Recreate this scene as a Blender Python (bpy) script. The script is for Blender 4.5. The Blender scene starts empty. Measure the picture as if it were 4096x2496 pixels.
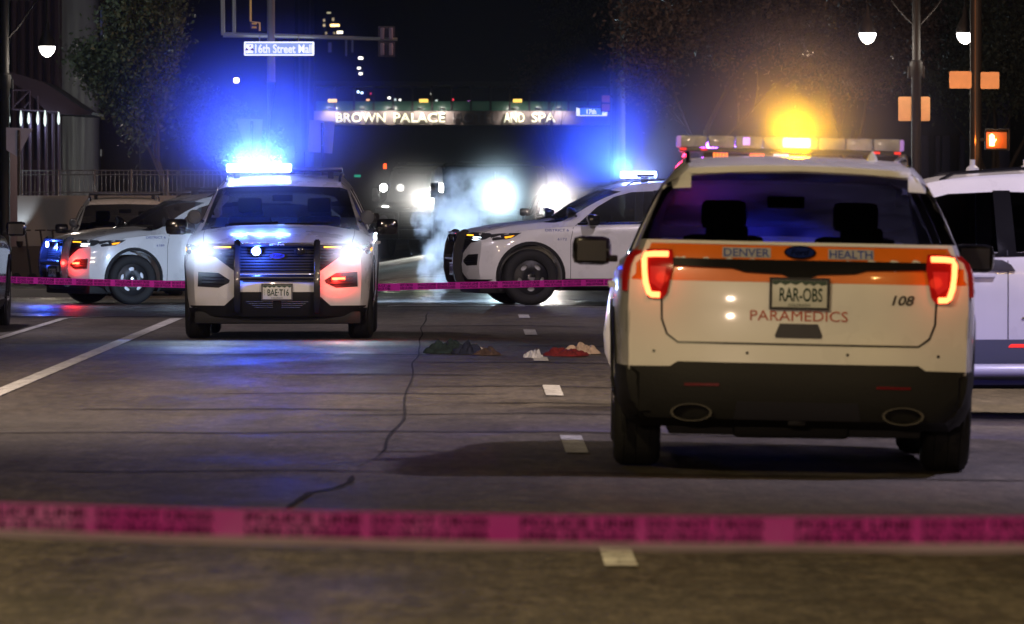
import bpy, bmesh, math, random
import numpy as np
from mathutils import Vector, Matrix, noise
from mathutils.bvhtree import BVHTree
from mathutils.geometry import delaunay_2d_cdt
R = math.radians
random.seed(7)
sc = bpy.context.scene
C = sc.collection

# ------------------------------------------------------------------ camera
F = 28444.0                      # focal length in source pixels
cam = bpy.data.cameras.new('camera')
cam.lens = 250; cam.sensor_width = 36; cam.clip_start = 0.5; cam.clip_end = 3000
cam.dof.use_dof = True; cam.dof.focus_distance = 80; cam.dof.aperture_fstop = 9.0; cam.dof.aperture_blades = 9
camo = bpy.data.objects.new('camera', cam); C.objects.link(camo)
camo.location = (0, 0, 1.5); camo.rotation_euler = (R(90 - 0.9225), 0, R(-0.278))
sc.camera = camo
def at(px, py, Y):               # a photograph position at distance Y -> world point
    return Vector(((px - 1910) / F * Y, Y, 1.5 - (py - 790) / F * Y))

# ------------------------------------------------------------------ world, moon, exposure
SKY = 0.05; SUN_EL = -6.0
w = bpy.data.worlds.new('World'); sc.world = w; w.use_nodes = True
nt = w.node_tree; nt.nodes.clear()
sky = nt.nodes.new('ShaderNodeTexSky'); sky.sky_type = 'NISHITA'; sky.sun_disc = False
sky.sun_elevation = R(SUN_EL); sky.sun_rotation = R(200)
bg = nt.nodes.new('ShaderNodeBackground'); bg.inputs['Strength'].default_value = SKY
wo = nt.nodes.new('ShaderNodeOutputWorld')
nt.links.new(sky.outputs[0], bg.inputs[0]); nt.links.new(bg.outputs[0], wo.inputs[0])
sun = bpy.data.lights.new('moon_light', 'SUN'); sun.energy = 0.004; sun.angle = R(0.5); sun.color = (.75, .82, 1)
suno = bpy.data.objects.new('moon_light', sun); C.objects.link(suno); suno.rotation_euler = (R(50), 0, R(-20))
sc.view_settings.view_transform = 'Standard'; sc.view_settings.look = 'None'
sc.view_settings.exposure = 0; sc.view_settings.gamma = 1; sc.view_settings.use_curve_mapping = False
cy = sc.cycles
cy.max_bounces = 5; cy.diffuse_bounces = 2; cy.glossy_bounces = 3; cy.transmission_bounces = 4
cy.transparent_max_bounces = 24; cy.volume_bounces = 0; cy.use_light_tree = True
cy.caustics_reflective = False; cy.caustics_refractive = False
cy.sample_clamp_indirect = 4; cy.sample_clamp_direct = 0
cy.use_denoising = True

# ------------------------------------------------------------------ materials
MATS = {}
def mat(name, col=(.5, .5, .5), rough=.5, metal=0, emit=None, es=0, coat=0, bump=0, bscale=30, var=0, vscale=4, spec=.5, alpha=1, trans=0):
    if name in MATS: return MATS[name]
    m = bpy.data.materials.new(name); m.use_nodes = True
    n = m.node_tree; b = n.nodes['Principled BSDF']
    b.inputs['Base Color'].default_value = (*col, 1); b.inputs['Roughness'].default_value = rough
    b.inputs['Metallic'].default_value = metal; b.inputs['Specular IOR Level'].default_value = spec
    if coat: b.inputs['Coat Weight'].default_value = coat; b.inputs['Coat Roughness'].default_value = .06
    if emit: b.inputs['Emission Color'].default_value = (*emit, 1); b.inputs['Emission Strength'].default_value = es
    if trans: b.inputs['Transmission Weight'].default_value = trans
    tc = n.nodes.new('ShaderNodeTexCoord')
    if var:
        nz = n.nodes.new('ShaderNodeTexNoise'); nz.inputs['Scale'].default_value = vscale; nz.inputs['Detail'].default_value = 5
        n.links.new(tc.outputs['Object'], nz.inputs['Vector'])
        mr = n.nodes.new('ShaderNodeMapRange'); mr.inputs['To Min'].default_value = 1 - var; mr.inputs['To Max'].default_value = 1 + var
        mr.inputs['From Min'].default_value = .3; mr.inputs['From Max'].default_value = .7
        n.links.new(nz.outputs['Fac'], mr.inputs['Value'])
        mx = n.nodes.new('ShaderNodeVectorMath'); mx.operation = 'SCALE'; mx.inputs[0].default_value = col
        n.links.new(mr.outputs[0], mx.inputs['Scale']); n.links.new(mx.outputs[0], b.inputs['Base Color'])
        m2 = n.nodes.new('ShaderNodeMath'); m2.operation = 'MULTIPLY'; m2.inputs[1].default_value = rough
        n.links.new(mr.outputs[0], m2.inputs[0]); n.links.new(m2.outputs[0], b.inputs['Roughness'])
    if bump:
        nb = n.nodes.new('ShaderNodeTexNoise'); nb.inputs['Scale'].default_value = bscale; nb.inputs['Detail'].default_value = 4
        n.links.new(tc.outputs['Object'], nb.inputs['Vector'])
        bp = n.nodes.new('ShaderNodeBump'); bp.inputs['Strength'].default_value = bump; bp.inputs['Distance'].default_value = .02
        n.links.new(nb.outputs['Fac'], bp.inputs['Height']); n.links.new(bp.outputs[0], b.inputs['Normal'])
    MATS[name] = m
    return m
def emat(name, col, s): return mat(name, tuple(c * .5 for c in col), .4, emit=col, es=s)
def glass(name, tint, refl=.06):
    if name in MATS: return MATS[name]
    m = bpy.data.materials.new(name); m.use_nodes = True; n = m.node_tree; n.nodes.clear()
    o = n.nodes.new('ShaderNodeOutputMaterial'); t = n.nodes.new('ShaderNodeBsdfTransparent'); t.inputs[0].default_value = (*tint, 1)
    g = n.nodes.new('ShaderNodeBsdfGlossy'); g.inputs['Roughness'].default_value = .05; g.inputs['Color'].default_value = (.9, .9, .9, 1)
    lw = n.nodes.new('ShaderNodeFresnel'); lw.inputs['IOR'].default_value = 1.5
    mx = n.nodes.new('ShaderNodeMixShader')
    n.links.new(lw.outputs[0], mx.inputs[0]); n.links.new(t.outputs[0], mx.inputs[1]); n.links.new(g.outputs[0], mx.inputs[2])
    n.links.new(mx.outputs[0], o.inputs[0]); MATS[name] = m
    return m
WHITE = mat('white_car_paint', (.78, .78, .79), .28, coat=.6, var=.05, vscale=2.5)
BLACKP = mat('black_car_paint', (.012, .012, .014), .18, coat=.8)
GREYP = mat('grey_car_paint', (.10, .10, .13), .25, coat=.8, metal=.4)
PLAST = mat('black_plastic', (.013, .013, .014), .6, bump=.1, bscale=60, spec=.25)
GLOSSB = mat('gloss_black', (.01, .01, .012), .12)
RUBBER = mat('tyre_rubber', (.014, .014, .015), .75, bump=.25, bscale=50)
CHROME = mat('chrome', (.75, .75, .78), .12, 1)
STEEL = mat('dark_steel', (.022, .022, .025), .4, .5)
ALU = mat('brake_metal', (.62, .63, .68), .4, .15)
INTER = mat('car_interior', (.02, .02, .022), .8)
SEAT = mat('seat_fabric', (.015, .015, .018), .9)
GLASS = glass('tinted_glass', (.42, .45, .47))
def film_glass():
    g = glass('dusty_windshield', (.5, .5, .52)); n = g.node_tree; o = n.nodes['Material Output']; src = o.inputs[0].links[0].from_socket
    t = n.nodes.new('ShaderNodeBsdfTranslucent'); t.inputs[0].default_value = (.7, .7, .75, 1); mx = n.nodes.new('ShaderNodeMixShader')
    nz = n.nodes.new('ShaderNodeTexNoise'); nz.inputs['Scale'].default_value = 3; mr = n.nodes.new('ShaderNodeMapRange'); mr.inputs['From Min'].default_value = .35; mr.inputs['From Max'].default_value = .65; mr.inputs['To Min'].default_value = .02; mr.inputs['To Max'].default_value = .16
    n.links.new(nz.outputs['Fac'], mr.inputs['Value']); n.links.new(mr.outputs[0], mx.inputs[0]); n.links.new(src, mx.inputs[1]); n.links.new(t.outputs[0], mx.inputs[2]); n.links.new(mx.outputs[0], o.inputs[0]); return g
GLASSD = glass('dark_glass', (.10, .11, .13))
ORANGE = mat('orange_stripe', (.75, .17, .012), .35, coat=.3, var=.08, vscale=6)
LENS = mat('clear_lens', (.6, .6, .62), .08, trans=.85)
LAMPH = mat('lamp_housing', (.05, .05, .055), .15)
E_HEAD = emat('headlight_glow', (.9, .97, 1), 60)
E_HEADD = emat('headlight_dim', (.75, .9, 1), 4)
E_AMBER = emat('amber_strip', (1, .42, .02), 3.5)
E_RED = emat('red_led', (1, .06, .02), 14)
E_REDD = emat('red_led_dim', (1, .03, .02), 1.2)
E_BLUE = emat('blue_led', (.25, .35, 1), 40)
E_AMB = emat('amber_beacon', (1, .62, .06), 26)
E_TAIL = emat('tail_led', (1, .17, .05), 6)
REDLENS = mat('red_lens', (.14, .005, .007), .1, emit=(1, .02, .01), es=.12)
LETB = mat('blue_letter', (.03, .06, .3), .4)
LETK = mat('dark_letter', (.02, .02, .03), .4)
LETR = mat('orange_red_letter', (.45, .07, .02), .4)
LETG = mat('green_letter', (.015, .05, .03), .4)
LETW = mat('white_letter', (.7, .7, .7), .4)
PLATEW = mat('plate_white', (.62, .64, .62), .35)
DECAL = mat('decal_grey', (.42, .42, .45), .35)
POLE = mat('black_pole_paint', (.015, .013, .013), .6, spec=.3)
CONC = mat('concrete', (.28, .27, .26), .8, bump=.3, bscale=8, var=.2, vscale=1.2)

# ------------------------------------------------------------------ helpers
def link(name, me, m, parent=None, loc=None, smooth=True, sharp=40):
    o = bpy.data.objects.new(name, me); C.objects.link(o)
    if m is not None and len(me.materials) == 0: me.materials.append(m)
    if parent: o.parent = parent
    if loc is not None: o.location = loc
    if smooth and len(me.polygons):
        me.polygons.foreach_set('use_smooth', [True] * len(me.polygons))
        try: me.set_sharp_from_angle(angle=R(sharp))
        except Exception: pass
    return o
def frombm(name, bm, m, parent=None, loc=None, smooth=True, sharp=40):
    bmesh.ops.recalc_face_normals(bm, faces=bm.faces)
    me = bpy.data.meshes.new(name); bm.to_mesh(me); bm.free()
    return link(name, me, m, parent, loc, smooth, sharp)
def thing(name, label, cat, loc=(0, 0, 0), rz=0, group=None):
    o = bpy.data.objects.new(name, None); C.objects.link(o); o.empty_display_size = .2
    o.location = loc; o.rotation_euler = (0, 0, rz); o['label'] = label; o['category'] = cat
    if group: o['group'] = group
    return o
def tag(o, label, cat, group=None, kind=None):
    o['label'] = label; o['category'] = cat
    if group: o['group'] = group
    if kind: o['kind'] = kind
    return o
def struct(o): o['kind'] = 'structure'; return o
def abox(bm, x0, x1, y0, y1, z0, z1, bev=0, rot=None, piv=None):
    b = bmesh.new(); bmesh.ops.create_cube(b, size=1)
    for v in b.verts: v.co = Vector(((x0 + x1) / 2 + v.co.x * (x1 - x0), (y0 + y1) / 2 + v.co.y * (y1 - y0), (z0 + z1) / 2 + v.co.z * (z1 - z0)))
    if bev: bmesh.ops.bevel(b, geom=b.edges[:] , offset=bev, segments=2, affect='EDGES', profile=.6)
    if rot is not None:
        p = Vector(piv) if piv is not None else Vector(((x0 + x1) / 2, (y0 + y1) / 2, (z0 + z1) / 2))
        for v in b.verts: v.co = p + rot @ (v.co - p)
    t = bpy.data.meshes.new('t'); b.to_mesh(t); b.free(); bm.from_mesh(t); bpy.data.meshes.remove(t)
def box(name, m, parent, x0, x1, y0, y1, z0, z1, bev=.004, rot=None, piv=None):
    bm = bmesh.new(); abox(bm, x0, x1, y0, y1, z0, z1, bev, rot, piv); return frombm(name, bm, m, parent)
def atube(bm, pts, r, n=8, cap=True):
    pts = [Vector(p) for p in pts]; rs = r if isinstance(r, (list, tuple)) else [r] * len(pts)
    rings = []
    up = Vector((0, 0, 1))
    for i, p in enumerate(pts):
        d = (pts[min(i + 1, len(pts) - 1)] - pts[max(i - 1, 0)]).normalized()
        a = d.cross(up)
        if a.length < .05: a = d.cross(Vector((1, 0, 0)))
        a.normalize(); b2 = d.cross(a)
        rings.append([bm.verts.new(p + (a * math.cos(2 * math.pi * k / n) + b2 * math.sin(2 * math.pi * k / n)) * rs[i]) for k in range(n)])
    for i in range(len(rings) - 1):
        for k in range(n): bm.faces.new((rings[i][k], rings[i][(k + 1) % n], rings[i + 1][(k + 1) % n], rings[i + 1][k]))
    if cap: bm.faces.new(rings[0]); bm.faces.new(rings[-1])
def tube(name, m, parent, pts, r, n=8):
    bm = bmesh.new(); atube(bm, pts, r, n); return frombm(name, bm, m, parent)
def alathe(bm, prof, center=(0, 0, 0), axis='z', n=24, cap=True):
    c = Vector(center); rings = []
    for (r, h) in prof:
        ring = []
        for k in range(n):
            a = 2 * math.pi * k / n; p = (r * math.cos(a), r * math.sin(a), h)
            if axis == 'x': p = (p[2], p[0], p[1])
            if axis == 'y': p = (p[0], p[2], p[1])
            ring.append(bm.verts.new(c + Vector(p)))
        rings.append(ring)
    for i in range(len(rings) - 1):
        for k in range(n): bm.faces.new((rings[i][k], rings[i][(k + 1) % n], rings[i + 1][(k + 1) % n], rings[i + 1][k]))
    if cap: bm.faces.new(rings[0]); bm.faces.new(rings[-1])
def lathe(name, m, parent, prof, center=(0, 0, 0), axis='z', n=24, sharp=40):
    bm = bmesh.new(); alathe(bm, prof, center, axis, n); return frombm(name, bm, m, parent, sharp=sharp)
def prism(name, m, parent, outline, depth, plane='xz', at0=0, bev=0):
    """outline in plane, extruded along the third axis from at0 to at0+depth"""
    bm = bmesh.new()
    def P(a, b, t): return {'xz': (a, t, b), 'yz': (t, a, b), 'xy': (a, b, t)}[plane]
    v0 = [bm.verts.new(P(a, b, at0)) for a, b in outline]; v1 = [bm.verts.new(P(a, b, at0 + depth)) for a, b in outline]
    bm.faces.new(v0); bm.faces.new(list(reversed(v1))); n = len(v0)
    for i in range(n): bm.faces.new((v0[i], v1[i], v1[(i + 1) % n], v0[(i + 1) % n]))
    if bev: bmesh.ops.bevel(bm, geom=bm.edges[:], offset=bev, segments=2, affect='EDGES')
    return frombm(name, bm, m, parent)
def plight(name, loc, col, power, radius=.05, parent=None, kind='POINT', tgt=None, size=None, blend=.5):
    l = bpy.data.lights.new(name, kind); l.color = col; l.energy = power
    l.shadow_soft_size = radius
    if kind == 'SPOT': l.spot_size = R(size or 90); l.spot_blend = blend
    o = bpy.data.objects.new(name, l); C.objects.link(o); o.location = loc
    if parent: o.parent = parent
    if tgt is not None: o.rotation_euler = (Vector(tgt) - Vector(loc)).to_track_quat('-Z', 'Y').to_euler()
    return o
def textmesh(s, size, bold=0, shear=0, extr=.0):
    cu = bpy.data.curves.new('t', 'FONT'); cu.body = s; cu.size = size; cu.align_x = 'CENTER'; cu.align_y = 'CENTER'
    cu.offset = bold; cu.shear = shear; cu.extrude = extr; cu.resolution_u = 3
    o = bpy.data.objects.new('t', cu); C.objects.link(o)
    dg = bpy.context.evaluated_depsgraph_get(); me = bpy.data.meshes.new_from_object(o.evaluated_get(dg))
    bpy.data.objects.remove(o); bpy.data.curves.remove(cu)
    return me
def fit_text(me, wdt, hgt=None):
    co = np.empty(len(me.vertices) * 3, np.float32); me.vertices.foreach_get('co', co); co = co.reshape(-1, 3)
    mn = co.min(0); mx = co.max(0); c = (mn + mx) / 2; co -= c
    sx = wdt / max(1e-6, mx[0] - mn[0]); sy = sx if hgt is None else hgt / max(1e-6, mx[1] - mn[1])
    co[:, 0] *= sx; co[:, 1] *= sy; me.vertices.foreach_set('co', co.ravel()); return me
def flat_text(name, s, wdt, hgt, m, parent, loc, rot=(R(90), 0, 0), bold=.01, shear=0, extr=.004):
    me = fit_text(textmesh(s, 1, bold, shear, 0), wdt, hgt)
    bm = bmesh.new(); bm.from_mesh(me); bpy.data.meshes.remove(me)
    r = bmesh.ops.extrude_face_region(bm, geom=bm.faces[:])
    for v in [g for g in r['geom'] if isinstance(g, bmesh.types.BMVert)]: v.co.z += extr
    o = frombm(name, bm, m, parent, smooth=False); o.location = loc; o.rotation_euler = rot
    return o

# ------------------------------------------------------------------ SUV hull
def interp(tab, x):
    xs = [a for a, _ in tab]; ys = [b for _, b in tab]
    if x <= xs[0]: return ys[0]
    if x >= xs[-1]: return ys[-1]
    for i in range(len(xs) - 1):
        if x <= xs[i + 1]:
            t = (x - xs[i]) / (xs[i + 1] - xs[i])
            m0 = 0 if i == 0 else (ys[i + 1] - ys[i - 1]) / (xs[i + 1] - xs[i - 1])
            m1 = 0 if i + 2 >= len(xs) else (ys[i + 2] - ys[i]) / (xs[i + 2] - xs[i])
            if i == 0: m0 = (ys[1] - ys[0]) / (xs[1] - xs[0])
            if i + 2 >= len(xs): m1 = (ys[-1] - ys[-2]) / (xs[-1] - xs[-2])
            h = xs[i + 1] - xs[i]
            return (2 * t**3 - 3 * t**2 + 1) * ys[i] + (t**3 - 2 * t**2 + t) * h * m0 + (-2 * t**3 + 3 * t**2) * ys[i + 1] + (t**3 - t**2) * h * m1
L = 5.05
ZT = [(0, 1.0), (.15, 1.045), (.5, 1.10), (1.0, 1.15), (1.3, 1.175), (1.42, 1.21), (1.8, 1.44), (2.15, 1.615), (2.45, 1.685), (3.0, 1.72), (3.8, 1.73), (4.4, 1.715), (L, 1.675)]
ZB = [(0, .90), (.5, 1.0), (1.0, 1.06), (1.35, 1.09), (2, 1.115), (4, 1.16), (L, 1.18)]
WB = [(0, .88), (.2, .95), (.5, .985), (1, 1.0), (4.2, 1.0), (4.8, .965), (L, .93)]
WT = [(0, .82), (.5, .84), (1.3, .82), (1.8, .75), (2.15, .69), (2.5, .675), (4.4, .67), (L, .66)]
ZL = [(0, .24), (.4, .22), (4.6, .24), (L, .30)]
LOW = [(0, .88), (.05, .94), (.15, .98), (.3, .995), (.5, 1.0), (.7, 1.005), (.85, 1.0), (.94, .99), (1, .968)]
UPP = [(.12, .04), (.22, .2), (.36, .4), (.52, .6), (.66, .76), (.8, .88), (.91, .95), (1, 1)]
FL = [(.2, .14), (.34, .05), (.5, 0), (.72, .02), (.9, .05), (1.0, .09), (1.1, .2), (1.3, .3)]
RL = [(.2, .14), (.34, .03), (.45, 0), (.60, 0), (.645, .035), (.9, .04), (1.12, .06), (1.22, .10), (1.45, .27), (1.64, .43), (1.75, .5)]
def hullP(u, k, y, inset=0):
    zb, zl, zt = interp(ZB, y), interp(ZL, y), interp(ZT, y)
    wb, wt = interp(WB, y), interp(WT, y)
    nl = len(LOW)
    if k < nl:
        f, g = LOW[k]; z = zl + f * (zb - zl); wd = wb * g
    else:
        g, f = UPP[k - nl]; z = zb + f * (zt - zb - .0); wd = wb * .968 + g * (wt - .05 - wb * .968)
    if k == 0: z = zl
    x = u * (wd - inset); z2 = z
    if k == nl + len(UPP) - 1: z2 = z + .025 * (1 - u * u) - inset
    X = abs(x); yy = y
    ff = max(0, 1 - y / 1.15)**2; yy += ff * (.30 * X**2.6 + interp(FL, z))
    fr = max(0, (y - (L - 1.2)) / 1.2)**2; yy -= fr * (.16 * X**3 + interp(RL, z))
    return Vector((x, yy, z2))
def hull_mesh(y0=0, y1=L, nst=64, M=14, inset=0, k0=0):
    K = len(LOW) + len(UPP); ks = list(range(k0, K))
    ys = [y0 + (y1 - y0) * (i / nst) for i in range(nst + 1)]
    us = [-1 + 2 * i / M for i in range(M + 1)]
    bm = bmesh.new(); idx = {}
    def V(ui, k, j):
        key = (ui, k, j)
        if key not in idx: idx[key] = bm.verts.new(hullP(us[ui], k, ys[j], inset))
        return idx[key]
    def q(a, b, c, d):
        try: bm.faces.new((a, b, c, d))
        except ValueError: pass
    for j in range(nst):
        for a in range(len(ks) - 1):
            for ui in (0, M): q(V(ui, ks[a], j), V(ui, ks[a + 1], j), V(ui, ks[a + 1], j + 1), V(ui, ks[a], j + 1))
        for ui in range(M):
            for k in (ks[0], ks[-1]): q(V(ui, k, j), V(ui + 1, k, j), V(ui + 1, k, j + 1), V(ui, k, j + 1))
    for j in (0, nst):
        for a in range(len(ks) - 1):
            for ui in range(M): q(V(ui, ks[a], j), V(ui + 1, ks[a], j), V(ui + 1, ks[a + 1], j), V(ui, ks[a + 1], j))
    bmesh.ops.recalc_face_normals(bm, faces=bm.faces)
    return bm
WS = [(-.85, 1.145), (-.83, 1.19), (-.70, 1.585), (-.62, 1.61), (0, 1.625), (.62, 1.61), (.70, 1.585), (.83, 1.19), (.85, 1.145), (.5, 1.20), (0, 1.215), (-.5, 1.20)]
RW = [(-.87, 1.275), (-.855, 1.31), (-.745, 1.58), (-.66, 1.625), (-.4, 1.648), (0, 1.658), (.4, 1.648), (.66, 1.625), (.745, 1.58), (.855, 1.31), (.87, 1.275)]
SWIN = [[(1.62, 1.145), (1.72, 1.145), (2.74, 1.165), (2.72, 1.59), (2.40, 1.575), (2.15, 1.51), (1.9, 1.37)],
        [(2.86, 1.165), (3.66, 1.185), (3.60, 1.575), (2.83, 1.59)],
        [(3.78, 1.19), (4.42, 1.22), (4.30, 1.47), (4.18, 1.53), (3.71, 1.57)]]
AX = (.93, 3.955); TR = .39
def booleans(base, cutters):
    me = bpy.data.meshes.new('hull'); base.to_mesh(me); base.free()
    o = bpy.data.objects.new('hull', me); C.objects.link(o); tmp = []
    for c in cutters:
        bmesh.ops.recalc_face_normals(c, faces=c.faces)
        cm = bpy.data.meshes.new('c'); c.to_mesh(cm); c.free(); co = bpy.data.objects.new('c', cm); C.objects.link(co); tmp.append(co)
        md = o.modifiers.new('b', 'BOOLEAN'); md.operation = 'DIFFERENCE'; md.solver = 'MANIFOLD'; md.object = co
    dg = bpy.context.evaluated_depsgraph_get(); out = bpy.data.meshes.new_from_object(o.evaluated_get(dg))
    bpy.data.objects.remove(o)
    for t in tmp: bpy.data.objects.remove(t)
    return out
def cut_prism(outl, plane, a0, a1):
    bm = bmesh.new()
    def P(a, b, t): return {'xz': (a, t, b), 'yz': (t, a, b)}[plane]
    v0 = [bm.verts.new(P(a, b, a0)) for a, b in outl]; v1 = [bm.verts.new(P(a, b, a1)) for a, b in outl]
    f1 = bm.faces.new(v0); f2 = bm.faces.new(list(reversed(v1))); n = len(v0)
    for i in range(n): bm.faces.new((v0[i], v1[i], v1[(i + 1) % n], v0[(i + 1) % n]))
    bmesh.ops.triangulate(bm, faces=[f1, f2])
    return bm
outer = hull_mesh()
BVH = BVHTree.FromBMesh(outer)
cutters = []
inner = hull_mesh(1.42, 4.86, 40, 10, .055, 3)
cutters.append(inner)
cutters.append(cut_prism(WS, 'xz', 1.15, 2.6)); cutters.append(cut_prism(RW, 'xz', 4.2, 5.4))
for sw in SWIN:
    for s in (-1, 1): cutters.append(cut_prism(sw, 'yz', s * .5, s * 1.3))
for ax in AX:
    for s in (-1, 1):
        b = bmesh.new(); alathe(b, [(.445, s * .62), (.445, s * 1.3)], (0, ax, .40), 'x', 36); cutters.append(b)
HULL = booleans(outer, cutters)

DIRS = {'front': (Vector((0, 1, 0)), lambda a, b: Vector((a, -4, b))), 'rear': (Vector((0, -1, 0)), lambda a, b: Vector((a, 9, b))),
        'left': (Vector((-1, 0, 0)), lambda a, b: Vector((4, a, b))), 'right': (Vector((1, 0, 0)), lambda a, b: Vector((-4, a, b))),
        'top': (Vector((0, 0, -1)), lambda a, b: Vector((a, b, 4)))}
def ray(side, a, b, off):
    d, f = DIRS[side]; o = f(a, b); h, nrm, _, _ = BVH.ray_cast(o, d)
    if h is None:
        h, nrm, _, _ = BVH.find_nearest(o + d * (4.4 if side in ('front', 'rear') else 3.1)); 
    return h - d * off
def densify(pts, res):
    out = []
    for i, p in enumerate(pts):
        q = pts[(i + 1) % len(pts)]; n = max(1, int(math.dist(p, q) / res))
        out += [(p[0] + (q[0] - p[0]) * k / n, p[1] + (q[1] - p[1]) * k / n) for k in range(n)]
    return out
def inside(p, poly):
    c = False; n = len(poly)
    for i in range(n):
        a, b = poly[i], poly[(i + 1) % n]
        if (a[1] > p[1]) != (b[1] > p[1]) and p[0] < (b[0] - a[0]) * (p[1] - a[1]) / (b[1] - a[1]) + a[0]: c = not c
    return c
def cdt(outl, res, holes=()):
    ring = densify(outl, res); vs = [Vector(p) for p in ring]; n = len(vs); ed = [(i, (i + 1) % n) for i in range(n)]
    for h in holes:
        s = len(vs); vs += [Vector(p) for p in h]; ed += [(s + i, s + (i + 1) % len(h)) for i in range(len(h))]
    x0 = min(p[0] for p in outl); x1 = max(p[0] for p in outl); z0 = min(p[1] for p in outl); z1 = max(p[1] for p in outl)
    a = x0 + res / 2
    while a < x1:
        b = z0 + res / 2
        while b < z1:
            if inside((a, b), outl) and min(math.dist((a, b), p) for p in ring) > res * .45 and not any(inside((a, b), h) for h in holes): vs.append(Vector((a, b)))
            b += res
        a += res
    r = delaunay_2d_cdt(vs, ed, [], 1 if not holes else 0, 1e-5)
    V = r[0]; Fc = []
    for f in r[2]:
        c = sum((V[i] for i in f), Vector((0, 0))) / len(f)
        if inside(c, outl) and not any(inside(c, h) for h in holes): Fc.append(f)
    return V, Fc
def patch(name, m, parent, outl, side, off=.005, thick=.02, res=.05):
    V, Fc = cdt(outl, res); bm = bmesh.new(); d = DIRS[side][0]
    vs = [bm.verts.new(ray(side, p[0], p[1], off)) for p in V]
    for f in Fc:
        try: bm.faces.new([vs[i] for i in f])
        except ValueError: pass
    if thick:
        be = [e for e in bm.edges if e.is_boundary]
        g = bmesh.ops.extrude_edge_only(bm, edges=be)['geom']
        for v in [x for x in g if isinstance(x, bmesh.types.BMVert)]: v.co += d * thick
    loose = [v for v in bm.verts if not v.link_faces]; bmesh.ops.delete(bm, geom=loose, context='VERTS')
    o = frombm(name, bm, m, parent, sharp=35)
    # make faces look outward
    return o
def seam(name, m, parent, pts, side, wd=.008, off=.0025, closed=False):
    pts = densify(pts, .05)
    if not closed: pts = pts[:]; 
    bm = bmesh.new(); prev = None; n = len(pts)
    rng = range(n + (1 if closed else 0))
    for i in rng:
        p = Vector(pts[i % n]); a = Vector(pts[(i - 1) % n]) if (closed or i > 0) else p; b = Vector(pts[(i + 1) % n]) if (closed or i < n - 1) else p
        t = (b - a); t = t.normalized() if t.length > 1e-6 else Vector((1, 0)); nn = Vector((-t.y, t.x)) * wd / 2
        v = (bm.verts.new(ray(side, p.x + nn.x, p.y + nn.y, off)), bm.verts.new(ray(side, p.x - nn.x, p.y - nn.y, off)))
        if prev: bm.faces.new((prev[0], prev[1], v[1], v[0]))
        prev = v
    return frombm(name, bm, m, parent)
def openpts(pts):   # open polyline densified (no closing leg)
    out = []
    for i in range(len(pts) - 1):
        n = max(1, int(math.dist(pts[i], pts[i + 1]) / .05))
        out += [(pts[i][0] + (pts[i + 1][0] - pts[i][0]) * k / n, pts[i][1] + (pts[i + 1][1] - pts[i][1]) * k / n) for k in range(n)]
    return out + [pts[-1]]
def line(name, m, parent, pts, side, wd=.008, off=.0025):
    pts = openpts(pts); bm = bmesh.new(); prev = None; n = len(pts)
    for i in range(n):
        p = Vector(pts[i]); a = Vector(pts[max(0, i - 1)]); b = Vector(pts[min(n - 1, i + 1)])
        t = (b - a).normalized(); nn = Vector((-t.y, t.x)) * wd / 2
        v = (bm.verts.new(ray(side, p.x + nn.x, p.y + nn.y, off)), bm.verts.new(ray(side, p.x - nn.x, p.y - nn.y, off)))
        if prev: bm.faces.new((prev[0], prev[1], v[1], v[0]))
        prev = v
    return frombm(name, bm, m, parent)
def ctext(name, s, m, parent, cx, cz, wdt, hgt, side, off=.006, bold=.01, shear=0):
    me = fit_text(textmesh(s, 1, bold, shear), wdt, hgt)
    sg = {'front': 1, 'rear': -1, 'left': 1, 'right': -1}[side]
    for v in me.vertices: v.co = ray(side, cx + sg * v.co.x, cz + v.co.y, off)
    return link(name, me, m, parent, smooth=False)
def oval(cx, cz, a, b, n=20): return [(cx + a * math.cos(2 * math.pi * i / n), cz + b * math.sin(2 * math.pi * i / n)) for i in range(n)]
def mir(o): return [(-a, b) for a, b in reversed(o)]

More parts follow.
